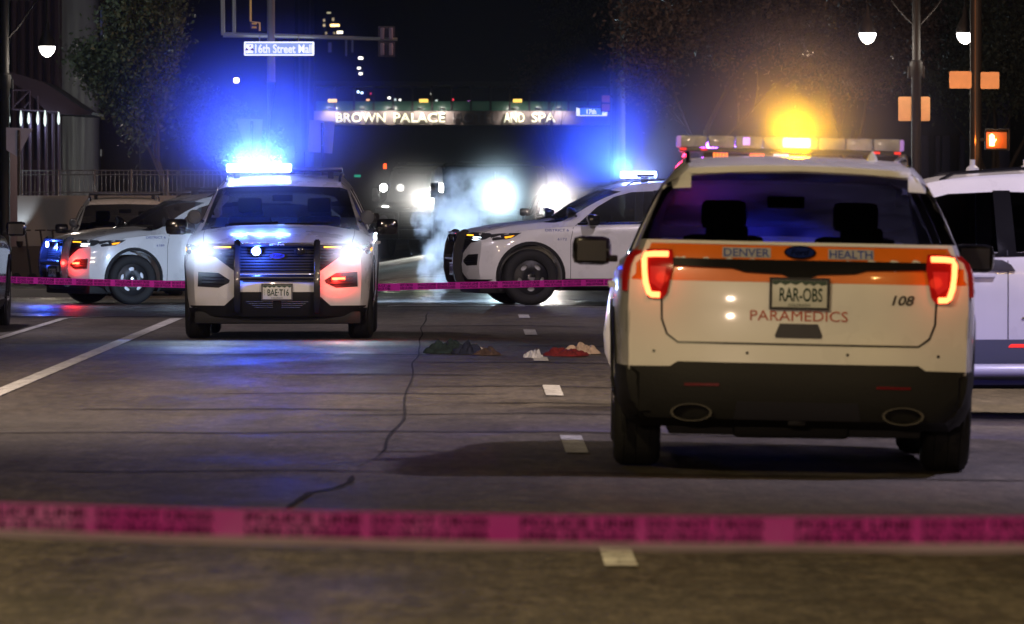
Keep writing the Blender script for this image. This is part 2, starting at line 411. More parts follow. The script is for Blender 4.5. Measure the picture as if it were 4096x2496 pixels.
# ------------------------------------------------------------------ wheels
def tyre_bm():
    bm = bmesh.new(); h = .128
    prof = [(.245, -h * .8), (.28, -h), (.345, -h * 1.02), (.378, -h * .86), (.39, -h * .6), (.39, -h * .58), (.383, -h * .56), (.39, -h * .54), (.39, h * .02), (.383, h * .04), (.39, h * .06), (.39, h * .54), (.383, h * .56), (.39, h * .58), (.39, h * .6), (.378, h * .86), (.345, h * 1.02), (.28, h), (.245, h * .8)]
    alathe(bm, prof, (0, 0, 0), 'x', 40, False); return bm
_t = tyre_bm(); bmesh.ops.recalc_face_normals(_t, faces=_t.faces); TYRE = bpy.data.meshes.new('tyre'); _t.to_mesh(TYRE); _t.free(); TYRE.materials.append(RUBBER)
def rim_mesh():
    holes = []
    for i in range(5):
        a = 2 * math.pi * i / 5 + .3; c = Vector((math.cos(a), math.sin(a))) * .165; tdir = Vector((-math.sin(a), math.cos(a))); rd = c.normalized()
        holes.append([tuple(c + tdir * .052 * math.cos(t) + rd * .030 * math.sin(t)) for t in [2 * math.pi * k / 12 for k in range(12)]])
    out = [(.25 * math.cos(2 * math.pi * i / 32), .25 * math.sin(2 * math.pi * i / 32)) for i in range(32)]
    V, Fc = cdt(out, .05, holes); bm = bmesh.new()
    def hx(p):
        r = p.length; return .075 + (.035 * (1 - abs(r - .12) / .13) if r < .25 else 0)
    vs = [bm.verts.new((hx(p), p.x, p.y)) for p in V]
    for f in Fc:
        try: bm.faces.new([vs[i] for i in f])
        except ValueError: pass
    be = [e for e in bm.edges if e.is_boundary]
    g = bmesh.ops.extrude_edge_only(bm, edges=be)['geom']
    for v in [x for x in g if isinstance(x, bmesh.types.BMVert)]: v.co.x -= .03
    bmesh.ops.delete(bm, geom=[v for v in bm.verts if not v.link_faces], context='VERTS')
    bmesh.ops.recalc_face_normals(bm, faces=bm.faces)
    me = bpy.data.meshes.new('rim'); bm.to_mesh(me); bm.free(); me.materials.append(STEEL); return me
RIM = rim_mesh()
def shared(fn, m):
    bm = bmesh.new(); fn(bm); bmesh.ops.recalc_face_normals(bm, faces=bm.faces); me = bpy.data.meshes.new('part'); bm.to_mesh(me); bm.free(); me.materials.append(m); return me
HUB = shared(lambda b: alathe(b, [(.062, .08), (.066, .115), (.05, .135), (.02, .14)], (0, 0, 0), 'x', 20), CHROME)
DISC = shared(lambda b: alathe(b, [(.06, .03), (.225, .03), (.225, .055), (.06, .055)], (0, 0, 0), 'x', 24), ALU)
ARCH = None
def wheels(car, steer=0, lift=0):
    for ax in AX:
        for s in (1, -1):
            e = link('wheel', TYRE, None, car); e.location = (s * .865, ax, TR + lift)
            st = steer if ax < 2 else 0
            e.rotation_euler = (random.uniform(0, 6), 0, 0 if s > 0 else math.pi)
            e.rotation_euler = (Matrix.Rotation(st + (0 if s > 0 else math.pi), 3, 'Z') @ Matrix.Rotation(random.uniform(0, 6), 3, 'X')).to_euler()
            for nm, me in (('rim', RIM), ('hub_cap', HUB), ('brake_disc', DISC)): link(nm, me, None, e)
def arches(car, m, w=.045):
    for ax in AX:
        for s in (1, -1):
            bm = bmesh.new(); prev = None; n = 28
            for i in range(n + 1):
                a = R(-28) + (R(236)) * i / n
                rs = [(.442, 0), (.442, .012), (.442 + w, .012), (.442 + w + .004, -.005)]
                ring = []
                for r, dx in rs:
                    y = ax + r * math.cos(a); z = .40 + r * math.sin(a)
                    z = max(z, .2)
                    h = ray('left' if s > 0 else 'right', y, max(z, .30), dx)
                    ring.append(bm.verts.new((h.x, y, z)))
                if prev:
                    for k in range(3): bm.faces.new((prev[k], prev[k + 1], ring[k + 1], ring[k]))
                prev = ring
            frombm('arch_trim', bm, m, car)

# ------------------------------------------------------------------ common SUV
def suv(name, label, paint, loc, rz, roll=0, steer=0, group=None, glassm=None, trim=True, interior=True, lift=0, cat='SUV', film=None):
    car = thing(name, label, cat, loc, rz, group); car.rotation_euler = (0, roll, rz)
    if len(HULL.materials) < 2:
        HULL.materials.clear(); HULL.materials.append(WHITE); HULL.polygons.foreach_set('use_smooth', [True] * len(HULL.polygons)); HULL.set_sharp_from_angle(angle=R(32))
        HULL.materials.append(PLAST)
        for p_ in HULL.polygons:
            c = p_.center; x_, y_, z_ = c
            p_.material_index = 1 if (z_ < .585 and y_ > 4.36) or (z_ < .34 and y_ < .9) or z_ < .30 or (.75 < abs(x_) and p_.normal.x * x_ < -.2 and z_ < .9) else 0
    b = bpy.data.objects.new('body', HULL); C.objects.link(b); b.parent = car
    b.material_slots[0].link = 'OBJECT'; b.material_slots[0].material = paint
    g = glassm or GLASS
    patch('windshield', film or g, car, WS, 'front', -.012, 0, .08)
    patch('rear_window', GLASSD if glassm else (glass('rear_tint', (.10, .10, .13)) if film else g), car, RW, 'rear', -.012, 0, .08)
    for sw in SWIN:
        patch('side_window', g, car, sw, 'left', -.012, 0, .08); patch('side_window', g, car, sw, 'right', -.012, 0, .08)
    wheels(car, steer)
    arches(car, PLAST)
    for s, sd in ((1, 'left'), (-1, 'right')):
        patch('rocker_trim', PLAST, car, [(1.40, .235), (3.48, .235), (3.48, .37), (1.40, .37)], sd, .008, .02, .12)
        for pts in ([(1.49, .37), (1.49, .9), (1.53, 1.08), (1.60, 1.13)], [(2.80, .37), (2.80, 1.6)], [(3.40, .38), (3.47, .75), (3.68, .95), (3.70, 1.18)]):
            line('door_gap', LETK, car, pts, sd, .007)
        for y in (2.62, 3.55): 
            h = ray(sd, y, 1.0, .0); box('door_handle', paint, car, h.x - .012 if s > 0 else h.x - .035, h.x + .035 if s > 0 else h.x + .012, y - .09, y + .09, .99, 1.02, .008)
        # window trim, mirror
        line('window_trim', GLOSSB, car, [(1.60, 1.13), (2.8, 1.148), (3.75, 1.17), (4.45, 1.205)], sd, .03, .004)
        bm = bmesh.new(); abox(bm, s * .98 if s > 0 else -1.04, 1.04 if s > 0 else -.98, 1.76, 1.84, 1.12, 1.16, .01)
        frombm('mirror_arm', bm, PLAST, car)
        bm = bmesh.new(); a0, a1 = (1.02, 1.25) if s > 0 else (-1.25, -1.02)
        abox(bm, a0, a1, 1.70, 1.86, 1.10, 1.27, .05); mi = frombm('mirror', bm, GLOSSB, car)
        link('mirror_glass', shared(lambda q: abox(q, a0 + .03, a1 - .03, 1.861, 1.866, 1.125, 1.245, 0), LAMPH), None, mi)
        # roof rail
        pts = [ray('top', s * .615, y, .035) for y in (2.45, 2.9, 3.4, 3.9, 4.3)]
        pts = [ray('top', s * .615, 2.35, 0)] + pts + [ray('top', s * .615, 4.42, 0)]
        tube('roof_rail', GLOSSB, car, pts, .014, 6)
    for sd in ('left', 'right'):
        patch('pillar_trim', GLOSSB, car, [(2.735, 1.15), (2.865, 1.155), (2.835, 1.60), (2.715, 1.60)], sd, .006, .01, .08)
        patch('pillar_trim', GLOSSB, car, [(3.655, 1.175), (3.785, 1.18), (3.715, 1.58), (3.595, 1.585)], sd, .006, .01, .08)
    # underbody
    box('underbody', INTER, car, -.70, .70, .5, 4.6, .20, .30, .02)
    if interior:
        for s in (1, -1):
            st = link('front_seat', shared(lambda q: (abox(q, s * .38 - .25, s * .38 + .25, 2.35, 2.85, .62, .82, .06), abox(q, s * .38 - .24, s * .38 + .24, 2.82, 2.98, .75, 1.30, .06), abox(q, s * .38 - .13, s * .38 + .13, 2.88, 2.98, 1.33, 1.50, .04)), SEAT), None, car)
            link('rear_seat', shared(lambda q: (abox(q, s * .36 - .33, s * .36 + .33, 3.75, 3.90, .65, 1.22, .05), abox(q, s * .38 - .12, s * .38 + .12, 3.80, 3.89, 1.22, 1.36, .03)), SEAT), None, car)
        box('dashboard', INTER, car, -.80, .80, 1.50, 1.98, .75, 1.14, .05)
        bm = bmesh.new(); n = 20
        for i in range(n):
            a, b2 = 2 * math.pi * i / n, 2 * math.pi * (i + 1) / n
            atube(bm, [(.38 + .18 * math.cos(t), 2.12 + .06 * math.sin(t), 1.08 + .17 * math.sin(t)) for t in (a, b2)], .014, 5, False)
        frombm('steering_wheel', bm, INTER, car)
        box('inside_mirror', INTER, car, -.11, .11, 2.08, 2.11, 1.46, 1.53, .01)
    return car

def plate(car, s, cx, y, z, facing, dark=False):
    """licence plate: facing -1 looks to local -y, +1 to local +y"""
    p = box('license_plate', PLATEW, car, cx - .152, cx + .152, y - .003, y + .003, z - .076, z + .076, .002)
    fr = bmesh.new(); f = facing; yo = y
    for (a, b, c, d) in ((-.165, .165, .074, .088), (-.165, .165, -.088, -.074), (-.165, -.150, -.074, .074), (.150, .165, -.074, .074)):
        abox(fr, cx + a, cx + b, yo - .007, yo + .007, z + c, z + d, 0)
    frombm('plate_frame', fr, LAMPH, p)
    yf = y + f * .0045
    sg = -f
    mt = [(-.148, .072), (-.148, .052), (-.12, .045), (-.10, .058), (-.075, .044), (-.055, .056), (-.03, .046), (-.01, .062), (.02, .047), (.05, .058), (.08, .045), (.105, .06), (.13, .046), (.148, .053), (.148, .072)]
    prism('mountain_band', LETG, p, [(cx + a, z + b) for a, b in mt], .002 * f, 'xz', y + f * .003)
    rot = (R(90), 0, 0 if f < 0 else math.pi)
    if s:
        flat_text('plate_number', s, .225, .07, LETG, p, (cx + sg * .012, yf, z - .005), rot, .012, 0, .002)
        flat_text('plate_state', 'COLORADO', .12, .014, LETG, p, (cx, yf, z - .062), rot, .005, 0, .002)
        flat_text('plate_state', 'G\nV\nT', .011, .06, LETG, p, (cx - sg * .134, yf, z - .005), rot, .0, 0, .002)
    return p

def lightbar(car, y, z, half, w=.26, h=.055, lit=None, col=None, dark=GLOSSB):
    bar = box('light_bar', dark, car, -half, half, y - w / 2, y + w / 2, z, z + h * .35, .012)
    link('light_bar_lens', shared(lambda q: abox(q, -half, half, y - w / 2, y + w / 2, z + h * .36, z + h, .014), mat('lightbar_lens', (.07, .07, .09), .2, coat=.5)), None, bar)
    for s in (-1, 1): box('bar_foot', PLAST, bar, s * half * .8 - .03, s * half * .8 + .03, y - .05, y + .05, z - .09, z, .005)
    return bar

def police(label, loc, rz, roll=0, steer=0, plate_no=None, unit='6189', bar_lit=None, head=1, red=True, blue=True, group='police SUVs with push bumpers', rear_lights=False, bigblue=1):
    car = suv('police_suv', label, WHITE, loc, rz, roll, steer, group, cat='police car')
    # grille, bumper
    G = [(-.62, 1.005), (.62, 1.005), (.665, .88), (.42, .70), (-.42, .70), (-.665, .88)]
    gr = patch('grille', PLAST, car, G, 'front', .006, .03)
    bm = bmesh.new()
    for i in range(9):
        z = .73 + i * .03; hw = .40 + min(.2, (z - .70) * 1.15)
        if z > .9: hw = .6
        for j in range(12):
            xa = -hw + 2 * hw * j / 12; xb = -hw + 2 * hw * (j + 1) / 12
            p, q = ray('front', xa, z, .012), ray('front', xb, z, .012)
            atube(bm, [p, q], .005, 4, False)
    frombm('grille_bar', bm, GLOSSB, gr)
    em = patch('badge', CHROME, car, oval(.0, .885, .088, .036), 'front', .02, .012, .03)
    patch('badge_face', mat('badge_blue', (.01, .02, .12), .2), em, oval(0, .885, .078, .028), 'front', .024, .004, .03)
    t = ctext('badge_letters', 'Ford', CHROME, car, 0, .885, .10, .035, 'front', .030, .0, .3); t.parent = em
    for s in (1, -1):
        H = [(.47, .995), (.62, 1.01), (.84, 1.005), (.895, .97), (.87, .915), (.70, .875), (.66, .872), (.56, .905)]
        H = H if s > 0 else mir(H)
        hl = patch('headlight', LAMPH, car, H, 'front', .010, .03, .04)
        sd = 'left' if s > 0 else 'right'
        hs = patch('headlight_side', LAMPH, hl, [(.36, .985), (.50, 1.0), (.80, 1.01), (.70, .955), (.62, .925), (.40, .90)], sd, .008, .02, .05)
        patch('side_marker', mat('marker_amber', (.5, .18, .01), .2, emit=(1, .4, .02), es=1.6 if head else .6), hl, [(.56, .955), (.70, .975), (.655, .945), (.57, .93)], sd, .014, .01, .04)
        dr = [(.49, .985), (.67, .982), (.67, .968), (.49, .970)]
        patch('turn_strip', E_AMBER, hl, dr if s > 0 else mir(dr), 'front', .018, .008, .03)
        for zz in (.915, .945):
            ls = oval(.78, zz - .0, .05, .012, 10) if head >= 1 else oval(.76, zz, .075, .009, 10)
            patch('lamp_lens', E_HEAD if head >= 1 else E_HEADD, hl, ls if s > 0 else mir(ls), 'front', .02, .008, .03)
        for xx in (.585,):
            ls = [(xx, .905), (xx + .11, .895), (xx + .11, .90), (xx, .915)]
            patch('lamp_reflector', CHROME, hl, ls if s > 0 else mir(ls), 'front', .018, .006, .03)
        ls = [(.50, .925), (.78, .94), (.82, .905)]
        # fog recess
        Fg = [(.50, .63), (.62, .705), (.84, .715), (.845, .56), (.62, .548), (.51, .60)]
        Fg = Fg if s > 0 else mir(Fg)
        fr = patch('fog_recess', PLAST, car, Fg, 'front', .004, .02, .05)
        for zz in (.66, .625, .59):
            ls = [(.56, zz), (.80, zz + .006), (.80, zz - .002), (.56, zz - .008)]
            patch('recess_fin', GLOSSB, fr, ls if s > 0 else mir(ls), 'front', .012, .006, .05)
        if s > 0 and red:
            ls = [(.575, .655), (.715, .66), (.715, .635), (.575, .632)]
            patch('red_warning_light', E_RED, fr, ls, 'front', .022, .01, .03)
            lp = ray('front', .65, .645, .07)
            plight('red_lamp', lp, (1, .03, .02), 14, .03, car)
    # centre intake, white nose bar stays body; lower black
    patch('lower_intake', PLAST, car, [(-.38, .69), (.38, .69), (.36, .615), (-.36, .615)], 'front', .004, .02)
    lowp = patch('lower_bumper', PLAST, car, [(-.93, .22), (-.93, .36), (-.56, .36), (-.40, .505), (.40, .505), (.56, .36), (.93, .36), (.93, .22)], 'front', .012, .03, .06)
    for zz in (.405, .385, .365, .345):
        for s in (1, -1):
            ls = [(.045, zz), (.30 - (.405 - zz) * 1.5 + .03, zz), (.30 - (.405 - zz) * 1.5 + .03, zz - .006), (.045, zz - .006)]
            patch('intake_slat', CHROME, lowp, ls if s > 0 else mir(ls), 'front', .022, .008, .05)
    line('hood_gap', LETK, car, [(-.80, 1.008), (-.4, 1.018), (0, 1.02), (.4, 1.018), (.80, 1.008)], 'front', .008, .003)
    for s in (1, -1):
        line('hood_gap', LETK, car, [(s * .78, .25), (s * .80, .6), (s * .80, 1.0), (s * .78, 1.32)], 'top', .007, .002)
        line('hood_crease', WHITE, car, [(s * .25, .22), (s * .34, .6), (s * .42, 1.2)], 'top', .03, .008)
    box('air_dam', PLAST, car, -.88, .88, .22, .60, .165, .30, .03)
    box('cowl', PLAST, car, -.75, .75, 1.33, 1.44, 1.14, 1.185, .01)
    for xx in (-.55, .05):
        a = ray('front', xx, 1.22, .02); b = ray('front', xx + .52, 1.235, .02); tube('wiper', PLAST, car, [(xx - .05, 1.42, 1.18), a, b], .008, 5)
    # push bumper
    prof = [(.10, .30), (.03, .27), (-.045, .33), (-.085, .50), (-.085, .68), (-.06, .86), (-.01, .99), (.05, 1.055), (.11, 1.06), (.16, 1.02), (.15, .9), (.12, .7), (.10, .5)]
    push = None
    for s in (1, -1):
        o = prism('push_bar_upright', mat('push_bar_paint', (.012, .012, .014), .25, coat=.5), car if push is None else push, prof, .066, 'yz', s * .42 - .033, .012)
        if push is None: push = o; o.name = 'push_bumper'
        else: pass
    tube('push_bar_tube', MATS['push_bar_paint'], push, [(-.40, -.045, .655), (.40, -.045, .655)], .034, 10)
    box('push_bar_channel', MATS['push_bar_paint'], push, -.39, .39, -.02, .02, .985, 1.025, .006)
    flat_text('maker_letters', 'SETINA', .16, .018, LETW, push, (0, -.023, 1.006), (R(90), 0, 0), .01, 0, .002)
    for xx in (-.22, .24):
        lit = blue and xx < 0
        l = lathe('push_bar_lamp', E_BLUE if lit else GLOSSB, push, [(.03, 0), (.046, -.004), (.046, -.02), (.03, -.026)], (xx, -.02, .935), 'y', 12)
        box('lamp_bracket', PLAST, push, xx - .06, xx + .06, -.02, .02, .91, .96, .004)
        if lit: plight('blue_lamp', (xx, -.12, .935), (.04, .12, 1), 60 * bigblue, .03, car)
    if plate_no or plate_no is None: plate(car, plate_no, 0, -.035 + .0, .505, -1)
    # spotlights on pillars
    for s in (1, -1):
        tube('spotlight', GLOSSB, car, [(s * .80, 1.62, 1.22), (s * .90, 1.55, 1.27)], .018, 8)
        sp = lathe('spotlight_head', GLOSSB, car, [(.02, .12), (.055, .09), (.078, .03), (.08, 0)], (s * .93, 1.46, 1.29), 'y', 18)
        link('spotlight_lens', shared(lambda q: alathe(q, [(.074, -.004), (.06, -.012), (.02, -.016)], (s * .93, 1.46, 1.29), 'y', 18), mat('spot_lens', (.10, .11, .13), .25, .6, bump=.6, bscale=90)), None, sp)
        sd = 'left' if s > 0 else 'right'
        sg = 1 if s > 0 else -1
        ctext('district_letters', 'DISTRICT 6', LETB, car, 1.30, 1.045, .33, .036, sd, .004, .012)
        ctext('unit_number', unit, LETB, car, 1.37, .92, .13, .035, sd, .004, .0)
    lb = lightbar(car, 2.62, 1.775, .64)
    if bar_lit:
        x0, x1 = bar_lit[0], bar_lit[1]
        link('lit_modules', shared(lambda q: abox(q, x0, x1, 2.46, 2.78, 1.775, 1.865, .02), E_BLUE), None, lb)
        n = 3
        for i in range(n):
            xx = x0 + (x1 - x0) * (i + .5) / n
            plight('blue_lamp', (xx, 2.44, 1.82), (.003, .022, 1), bar_lit[2] / n, .04, car, 'SPOT', (xx, -7.6, 15), 160, 1)
            plight('blue_lamp_core', (xx, 2.42, 1.82), (.10, .34, 1), 120, .04, car, 'SPOT', (xx, -7.6, 11), 158, 1)
    tube('antenna', PLAST, car, [(0.2, 3.6, 1.72), (.2, 3.62, 2.0)], .005, 5)
    if head >= 1:
        for s in (1, -1):
            p = ray('front', s * .78, .93, .05)
            plight('headlamp_beam', p, (.80, .93, 1), 50 * head, .05, car, 'SPOT', p + Vector((0, -10, -.5)), 90, 1)
            plight('headlamp_flare', p + Vector((0, -.02, 0)), (.6, .85, 1), 50 * head, .05, car, 'SPOT', p + Vector((0, -10, 0)), 165, .8)
    return car

# ------------------------------------------------------------------ ground
def gz(x, y):
    z = -.018 * max(0, x - .5) if x < 9 else -.153
    t = min(1, max(0, (y - 88) / 12)); z -= (t * .17 + .07 * min(1, max(0, (y - 116) / 6))) * min(1, max(0, (-1.4 - x) / 1.4))
    return z
def road_mat(name, base, rlo, rhi, sx=1.0, sparkle=True):
    m = bpy.data.materials.new(name); m.use_nodes = True; n = m.node_tree; b = n.nodes['Principled BSDF']
    tc = n.nodes.new('ShaderNodeTexCoord')
    def nz(scale, vec=None, det=6, rough=.6):
        x = n.nodes.new('ShaderNodeTexNoise'); x.inputs['Scale'].default_value = scale; x.inputs['Detail'].default_value = det; x.inputs['Roughness'].default_value = rough
        if vec:
            mp = n.nodes.new('ShaderNodeMapping'); mp.inputs['Scale'].default_value = vec; n.links.new(tc.outputs['Object'], mp.inputs[0]); n.links.new(mp.outputs[0], x.inputs['Vector'])
        else: n.links.new(tc.outputs['Object'], x.inputs['Vector'])
        return x
    def mr(src, a, b2, lo, hi):
        r = n.nodes.new('ShaderNodeMapRange'); r.inputs['From Min'].default_value = a; r.inputs['From Max'].default_value = b2
        r.inputs['To Min'].default_value = lo; r.inputs['To Max'].default_value = hi; n.links.new(src, r.inputs['Value']); return r.outputs[0]
    def mul(a, b2):
        x = n.nodes.new('ShaderNodeMath'); x.operation = 'MULTIPLY'; n.links.new(a, x.inputs[0]); n.links.new(b2, x.inputs[1]); return x.outputs[0]
    big = mr(nz(.35, (1, .25, 1)).outputs['Fac'], .3, .7, .6, 1.35); gr_ = mr(nz(9, (1, .35, 1), 9, .75).outputs['Fac'], .32, .68, .5, 1.55)
    mid = mr(nz(2.2, (1, .5, 1)).outputs['Fac'], .3, .7, .75, 1.25)
    fine = mr(nz(70).outputs['Fac'], .3, .75, .55, 1.5)
    lanes = mr(nz(1.1, (1.6, .02, 1), 3).outputs['Fac'], .35, .65, .8, 1.2)
    g2 = mr(nz(1, (15, 1.7, 1), 7, .8).outputs['Fac'], .34, .66, .55, 1.5); g3 = mr(nz(1, (45, 5, 1), 3, .8).outputs['Fac'], .3, .7, .7, 1.35)
    v = mul(mul(mul(mul(big, mid), mul(fine, lanes)), gr_), mul(g2, g3))
    sc_ = n.nodes.new('ShaderNodeVectorMath'); sc_.operation = 'SCALE'; sc_.inputs[0].default_value = base
    n.links.new(v, sc_.inputs['Scale']); n.links.new(sc_.outputs[0], b.inputs['Base Color'])
    rr = mr(nz(.9, (sx, .35, 1), 7, .65).outputs['Fac'], .35, .65, rlo, rhi); n.links.new(rr, b.inputs['Roughness'])
    bp = n.nodes.new('ShaderNodeBump'); bp.inputs['Strength'].default_value = .55; bp.inputs['Distance'].default_value = .006
    b2 = n.nodes.new('ShaderNodeBump'); b2.inputs['Strength'].default_value = .6; b2.inputs['Distance'].default_value = .03
    n.links.new(nz(5, (1, .5, 1), 8, .7).outputs['Fac'], b2.inputs['Height']); n.links.new(b2.outputs[0], bp.inputs['Normal'])
    n.links.new(nz(55, None, 4).outputs['Fac'], bp.inputs['Height']); n.links.new(bp.outputs[0], b.inputs['Normal'])
    return m
ASPH = road_mat('asphalt', (.062, .053, .043), .50, .78)
WETC = road_mat('worn_concrete', (.12, .118, .115), .22, .5, .3)
TAR = mat('tar_seal', (.02, .019, .018), .85, spec=.15)
PAINT = mat('road_paint', (.50, .50, .49), .5, var=.32, vscale=5, bump=.3, bscale=80)
def wear(m, dark=(.05, .047, .043), lo=.40, hi=.47):
    n = m.node_tree; b = n.nodes['Principled BSDF']; src = b.inputs['Base Color'].links[0].from_socket; tc = n.nodes.new('ShaderNodeTexCoord')
    z = n.nodes.new('ShaderNodeTexNoise'); z.inputs['Scale'].default_value = 11; z.inputs['Detail'].default_value = 8; z.inputs['Roughness'].default_value = .75
    n.links.new(tc.outputs['Object'], z.inputs['Vector']); q = n.nodes.new('ShaderNodeMapRange'); q.inputs['From Min'].default_value = lo; q.inputs['From Max'].default_value = hi
    n.links.new(z.outputs['Fac'], q.inputs['Value']); mx = n.nodes.new('ShaderNodeMix'); mx.data_type = 'RGBA'; mx.inputs['A'].default_value = (*dark, 1)
    n.links.new(q.outputs[0], mx.inputs['Factor']); n.links.new(src, mx.inputs['B']); n.links.new(mx.outputs['Result'], b.inputs['Base Color'])
wear(PAINT)
def sheet(name, m, xs, ys, dz=0, zf=gz):
    bm = bmesh.new(); g = [[bm.verts.new((x, y, zf(x, y) + dz)) for x in xs] for y in ys]
    for j in range(len(ys) - 1):
        for i in range(len(xs) - 1): bm.faces.new((g[j][i], g[j][i + 1], g[j + 1][i + 1], g[j + 1][i]))
    return frombm(name, bm, m, None)
def frange(a, b, st):
    n = int(round((b - a) / st)); return [a + (b - a) * i / n for i in range(n + 1)]
gx = [-400, -60, -20] + frange(-12, 12, .5) + [20, 60, 400]
gy = [-60, -20] + frange(0, 86, 2) + frange(87, 100, 1) + frange(102, 140, 2) + [160, 200, 300, 500, 900]
struct(sheet('road', ASPH, gx, gy))
struct(sheet('mall_crossing_pavement', WETC, frange(-12, 12, .5), frange(100, 134, 1), .004))
def ribbon(name, m, pts, wd, dz=.008, jitter=0, taper=False, step=1.0):
    bm = bmesh.new(); P = []
    for i in range(len(pts) - 1):
        d = math.dist(pts[i], pts[i + 1]); n = max(1, int(d / step))
        P += [(pts[i][0] + (pts[i + 1][0] - pts[i][0]) * k / n, pts[i][1] + (pts[i + 1][1] - pts[i][1]) * k / n) for k in range(n)]
    P.append(pts[-1]); prev = None; N = len(P)
    for i, p in enumerate(P):
        a = Vector(P[max(0, i - 1)]); b = Vector(P[min(N - 1, i + 1)]); t = (b - a).normalized(); nn = Vector((-t.y, t.x))
        j = noise.noise(Vector((p[0] * .9, p[1] * .22, len(pts)))) * jitter; w2 = wd / 2 * (1 + (.5 * noise.noise(Vector((p[0] * 5, p[1] * 5, 3))) if jitter else 0))
        if taper: w2 *= max(.15, min(1, i / 3, (N - 1 - i) / 3))
        c = Vector(p) + nn * j; l = c + nn * w2; r = c - nn * w2
        v = (bm.verts.new((l.x, l.y, gz(l.x, l.y) + dz)), bm.verts.new((r.x, r.y, gz(r.x, r.y) + dz)))
        if prev: bm.faces.new((prev[0], prev[1], v[1], v[0]))
        prev = v
    return struct(frombm(name, bm, m, None))
def gp(px, py):                    # photograph position on the ground plane
    s = (py - 790) / 1.5; Y = F / s; return ((px - 1910) / s, Y)
ribbon('bus_lane_line', PAINT, [(-3.62, 20), (-3.65, 40), (-3.68, 60), (-3.72, 88)], .15)
ribbon('parking_lane_line', PAINT, [(-5.05, 30), (-5.07, 70), (-5.12, 90), (-5.12, 100)], .10)
for py0, py1 in ((2165, 2270), (1745, 1815), (1543, 1585), (1430, 1446), (1320, 1342), (1260, 1273), (1220, 1227)):
    y1, y0 = gp(0, py0)[1], gp(0, py1)[1]; ribbon('lane_dash', PAINT, [(.585, y0), (.585, y1)], .135)
ribbon('stop_line', mat('stop_paint', (.42, .42, .42), .4, var=.3, vscale=6), [(-5.1, 98.6), (8, 98.6)], .45, .008)
for yy in (107, 113.5, 121):
    ribbon('crosswalk_line', MATS['stop_paint'], [(-11, yy), (11, yy)], .28, .008)
ribbon('far_stop_line', MATS['stop_paint'], [(-8, 136), (4, 136)], .45, .008)
# sealed cracks: long one along the road, several across it
long = [gp(*p) for p in ((1425, 1872), (1500, 1840), (1555, 1800), (1570, 1745), (1600, 1680), (1630, 1560), (1655, 1480), (1680, 1380), (1688, 1340), (1700, 1290), (1720, 1250))]
ribbon('tar_crack', TAR, long, .016, .006, .06, True, .8)
for (xa, xb, py) in ((-3.3, 2.6, 1732), (-2.6, -.4, 1890), (-2.2, .3, 1577), (-1.9, .2, 1500), (-1.2, 3.2, 1660), (-3.0, -.3, 1640), (.2, 3.4, 1895), (-.8, 2.2, 1452), (-.6, 1.6, 1548), (.1, 2.0, 1385), (-.2, 1.3, 1615), (-3.4, 0, 1420), (-1, 1.6, 1305)):
    Y = gp(0, py)[1]; ribbon('tar_crack', TAR, [(xa, Y), ((xa + xb) / 2, Y * 1.003), (xb, Y * .998)], .11 * Y / 45, .006, .35, True, .12)
ribbon('tar_crack', TAR, [gp(*p) for p in ((1150, 2040), (1230, 1975), (1330, 1955), (1385, 1930), (1395, 1905))], .03, .006, .05, True, .1)
ribbon('tar_crack', TAR, [gp(*p) for p in ((2150, 1275), (2250, 1265), (2390, 1250))], .03, .006, .3, True, .3)
# pavements with kerbs
SW = mat('sidewalk_concrete', (.16, .16, .155), .6, bump=.3, bscale=8, var=.25, vscale=.8)
def slab(name, x0, x1, y0, y1, z0, z1, m=None): return struct(box(name, m or SW, None, x0, x1, y0, y1, z0, z1, .02))
slab('left_pavement', -40, -8.6, -20, 96, -.3, .02); slab('left_far_pavement', -40, -9.2, 139, 600, -.6, -.06)
slab('corner_pavement', -40, -7.0, 124, 139.0, -.6, -.10)
slab('right_pavement', 9.2, 40, -20, 96, -.4, .0); slab('right_far_pavement', 7.2, 40, 128, 600, -.4, .05)

# ------------------------------------------------------------------ the police cars
HAZE = True
main = police('white police SUV facing the camera, headlights on, blue light bar glowing over its windshield', (-2.11, 74.9, gz(-2.1, 75)), 0, 0, 0, 'BAE·T16', '6104', (-.62, .08, 2300), 1)
leftc = police('white police SUV turned left, only its red and small blue lamps lit', (-6.62, 111.3, -.168), R(-64), 0, R(-6), 'OFC·114', '6189', None, .0, bigblue=.8)
rightc = police('white police SUV side-on with its nose at the steam and blue light bar glowing', (-.33, 99.8, 0), R(-81), 0, R(4), 'OFC·172', '6172', (-.5, .62, 2300), .0, red=False, blue=False)
dark1 = police('unlit police SUV with a pale roof, parked behind the left police SUV', (-6.15, 125, -.24), R(4), 0, 0, 'OFC·120', '6120', None, 0, red=False, blue=False)

# ------------------------------------------------------------------ paramedic car
ems = suv('paramedic_suv', 'white and orange paramedic SUV seen from behind with amber beacon and red tail lights', WHITE, (0, 0, 0), 0, 0, 0, cat='ambulance car', film=film_glass())
def rr(o): return [(-a, b) for a, b in o]     # image-right coordinates -> local x on the rear face
STR = [(-.99, 1.06), (-.99, 1.262), (-.5, 1.268), (.5, 1.268), (.99, 1.262), (.99, 1.06)]
patch('orange_stripe', ORANGE, ems, [(-.93, 1.055), (-.935, 1.255), (.935, 1.255), (.93, 1.055)], 'rear', .003, .01, .06)
for sd in ('left', 'right'): patch('orange_stripe', ORANGE, ems, [(1.55, 1.055), (4.86, 1.055), (4.84, 1.10), (1.6, 1.10)], sd, .003, .006, .1)
patch('window_ledge', WHITE, ems, [(-.88, 1.258), (-.88, 1.276), (.88, 1.276), (.88, 1.258)], 'rear', .012, .02, .06)
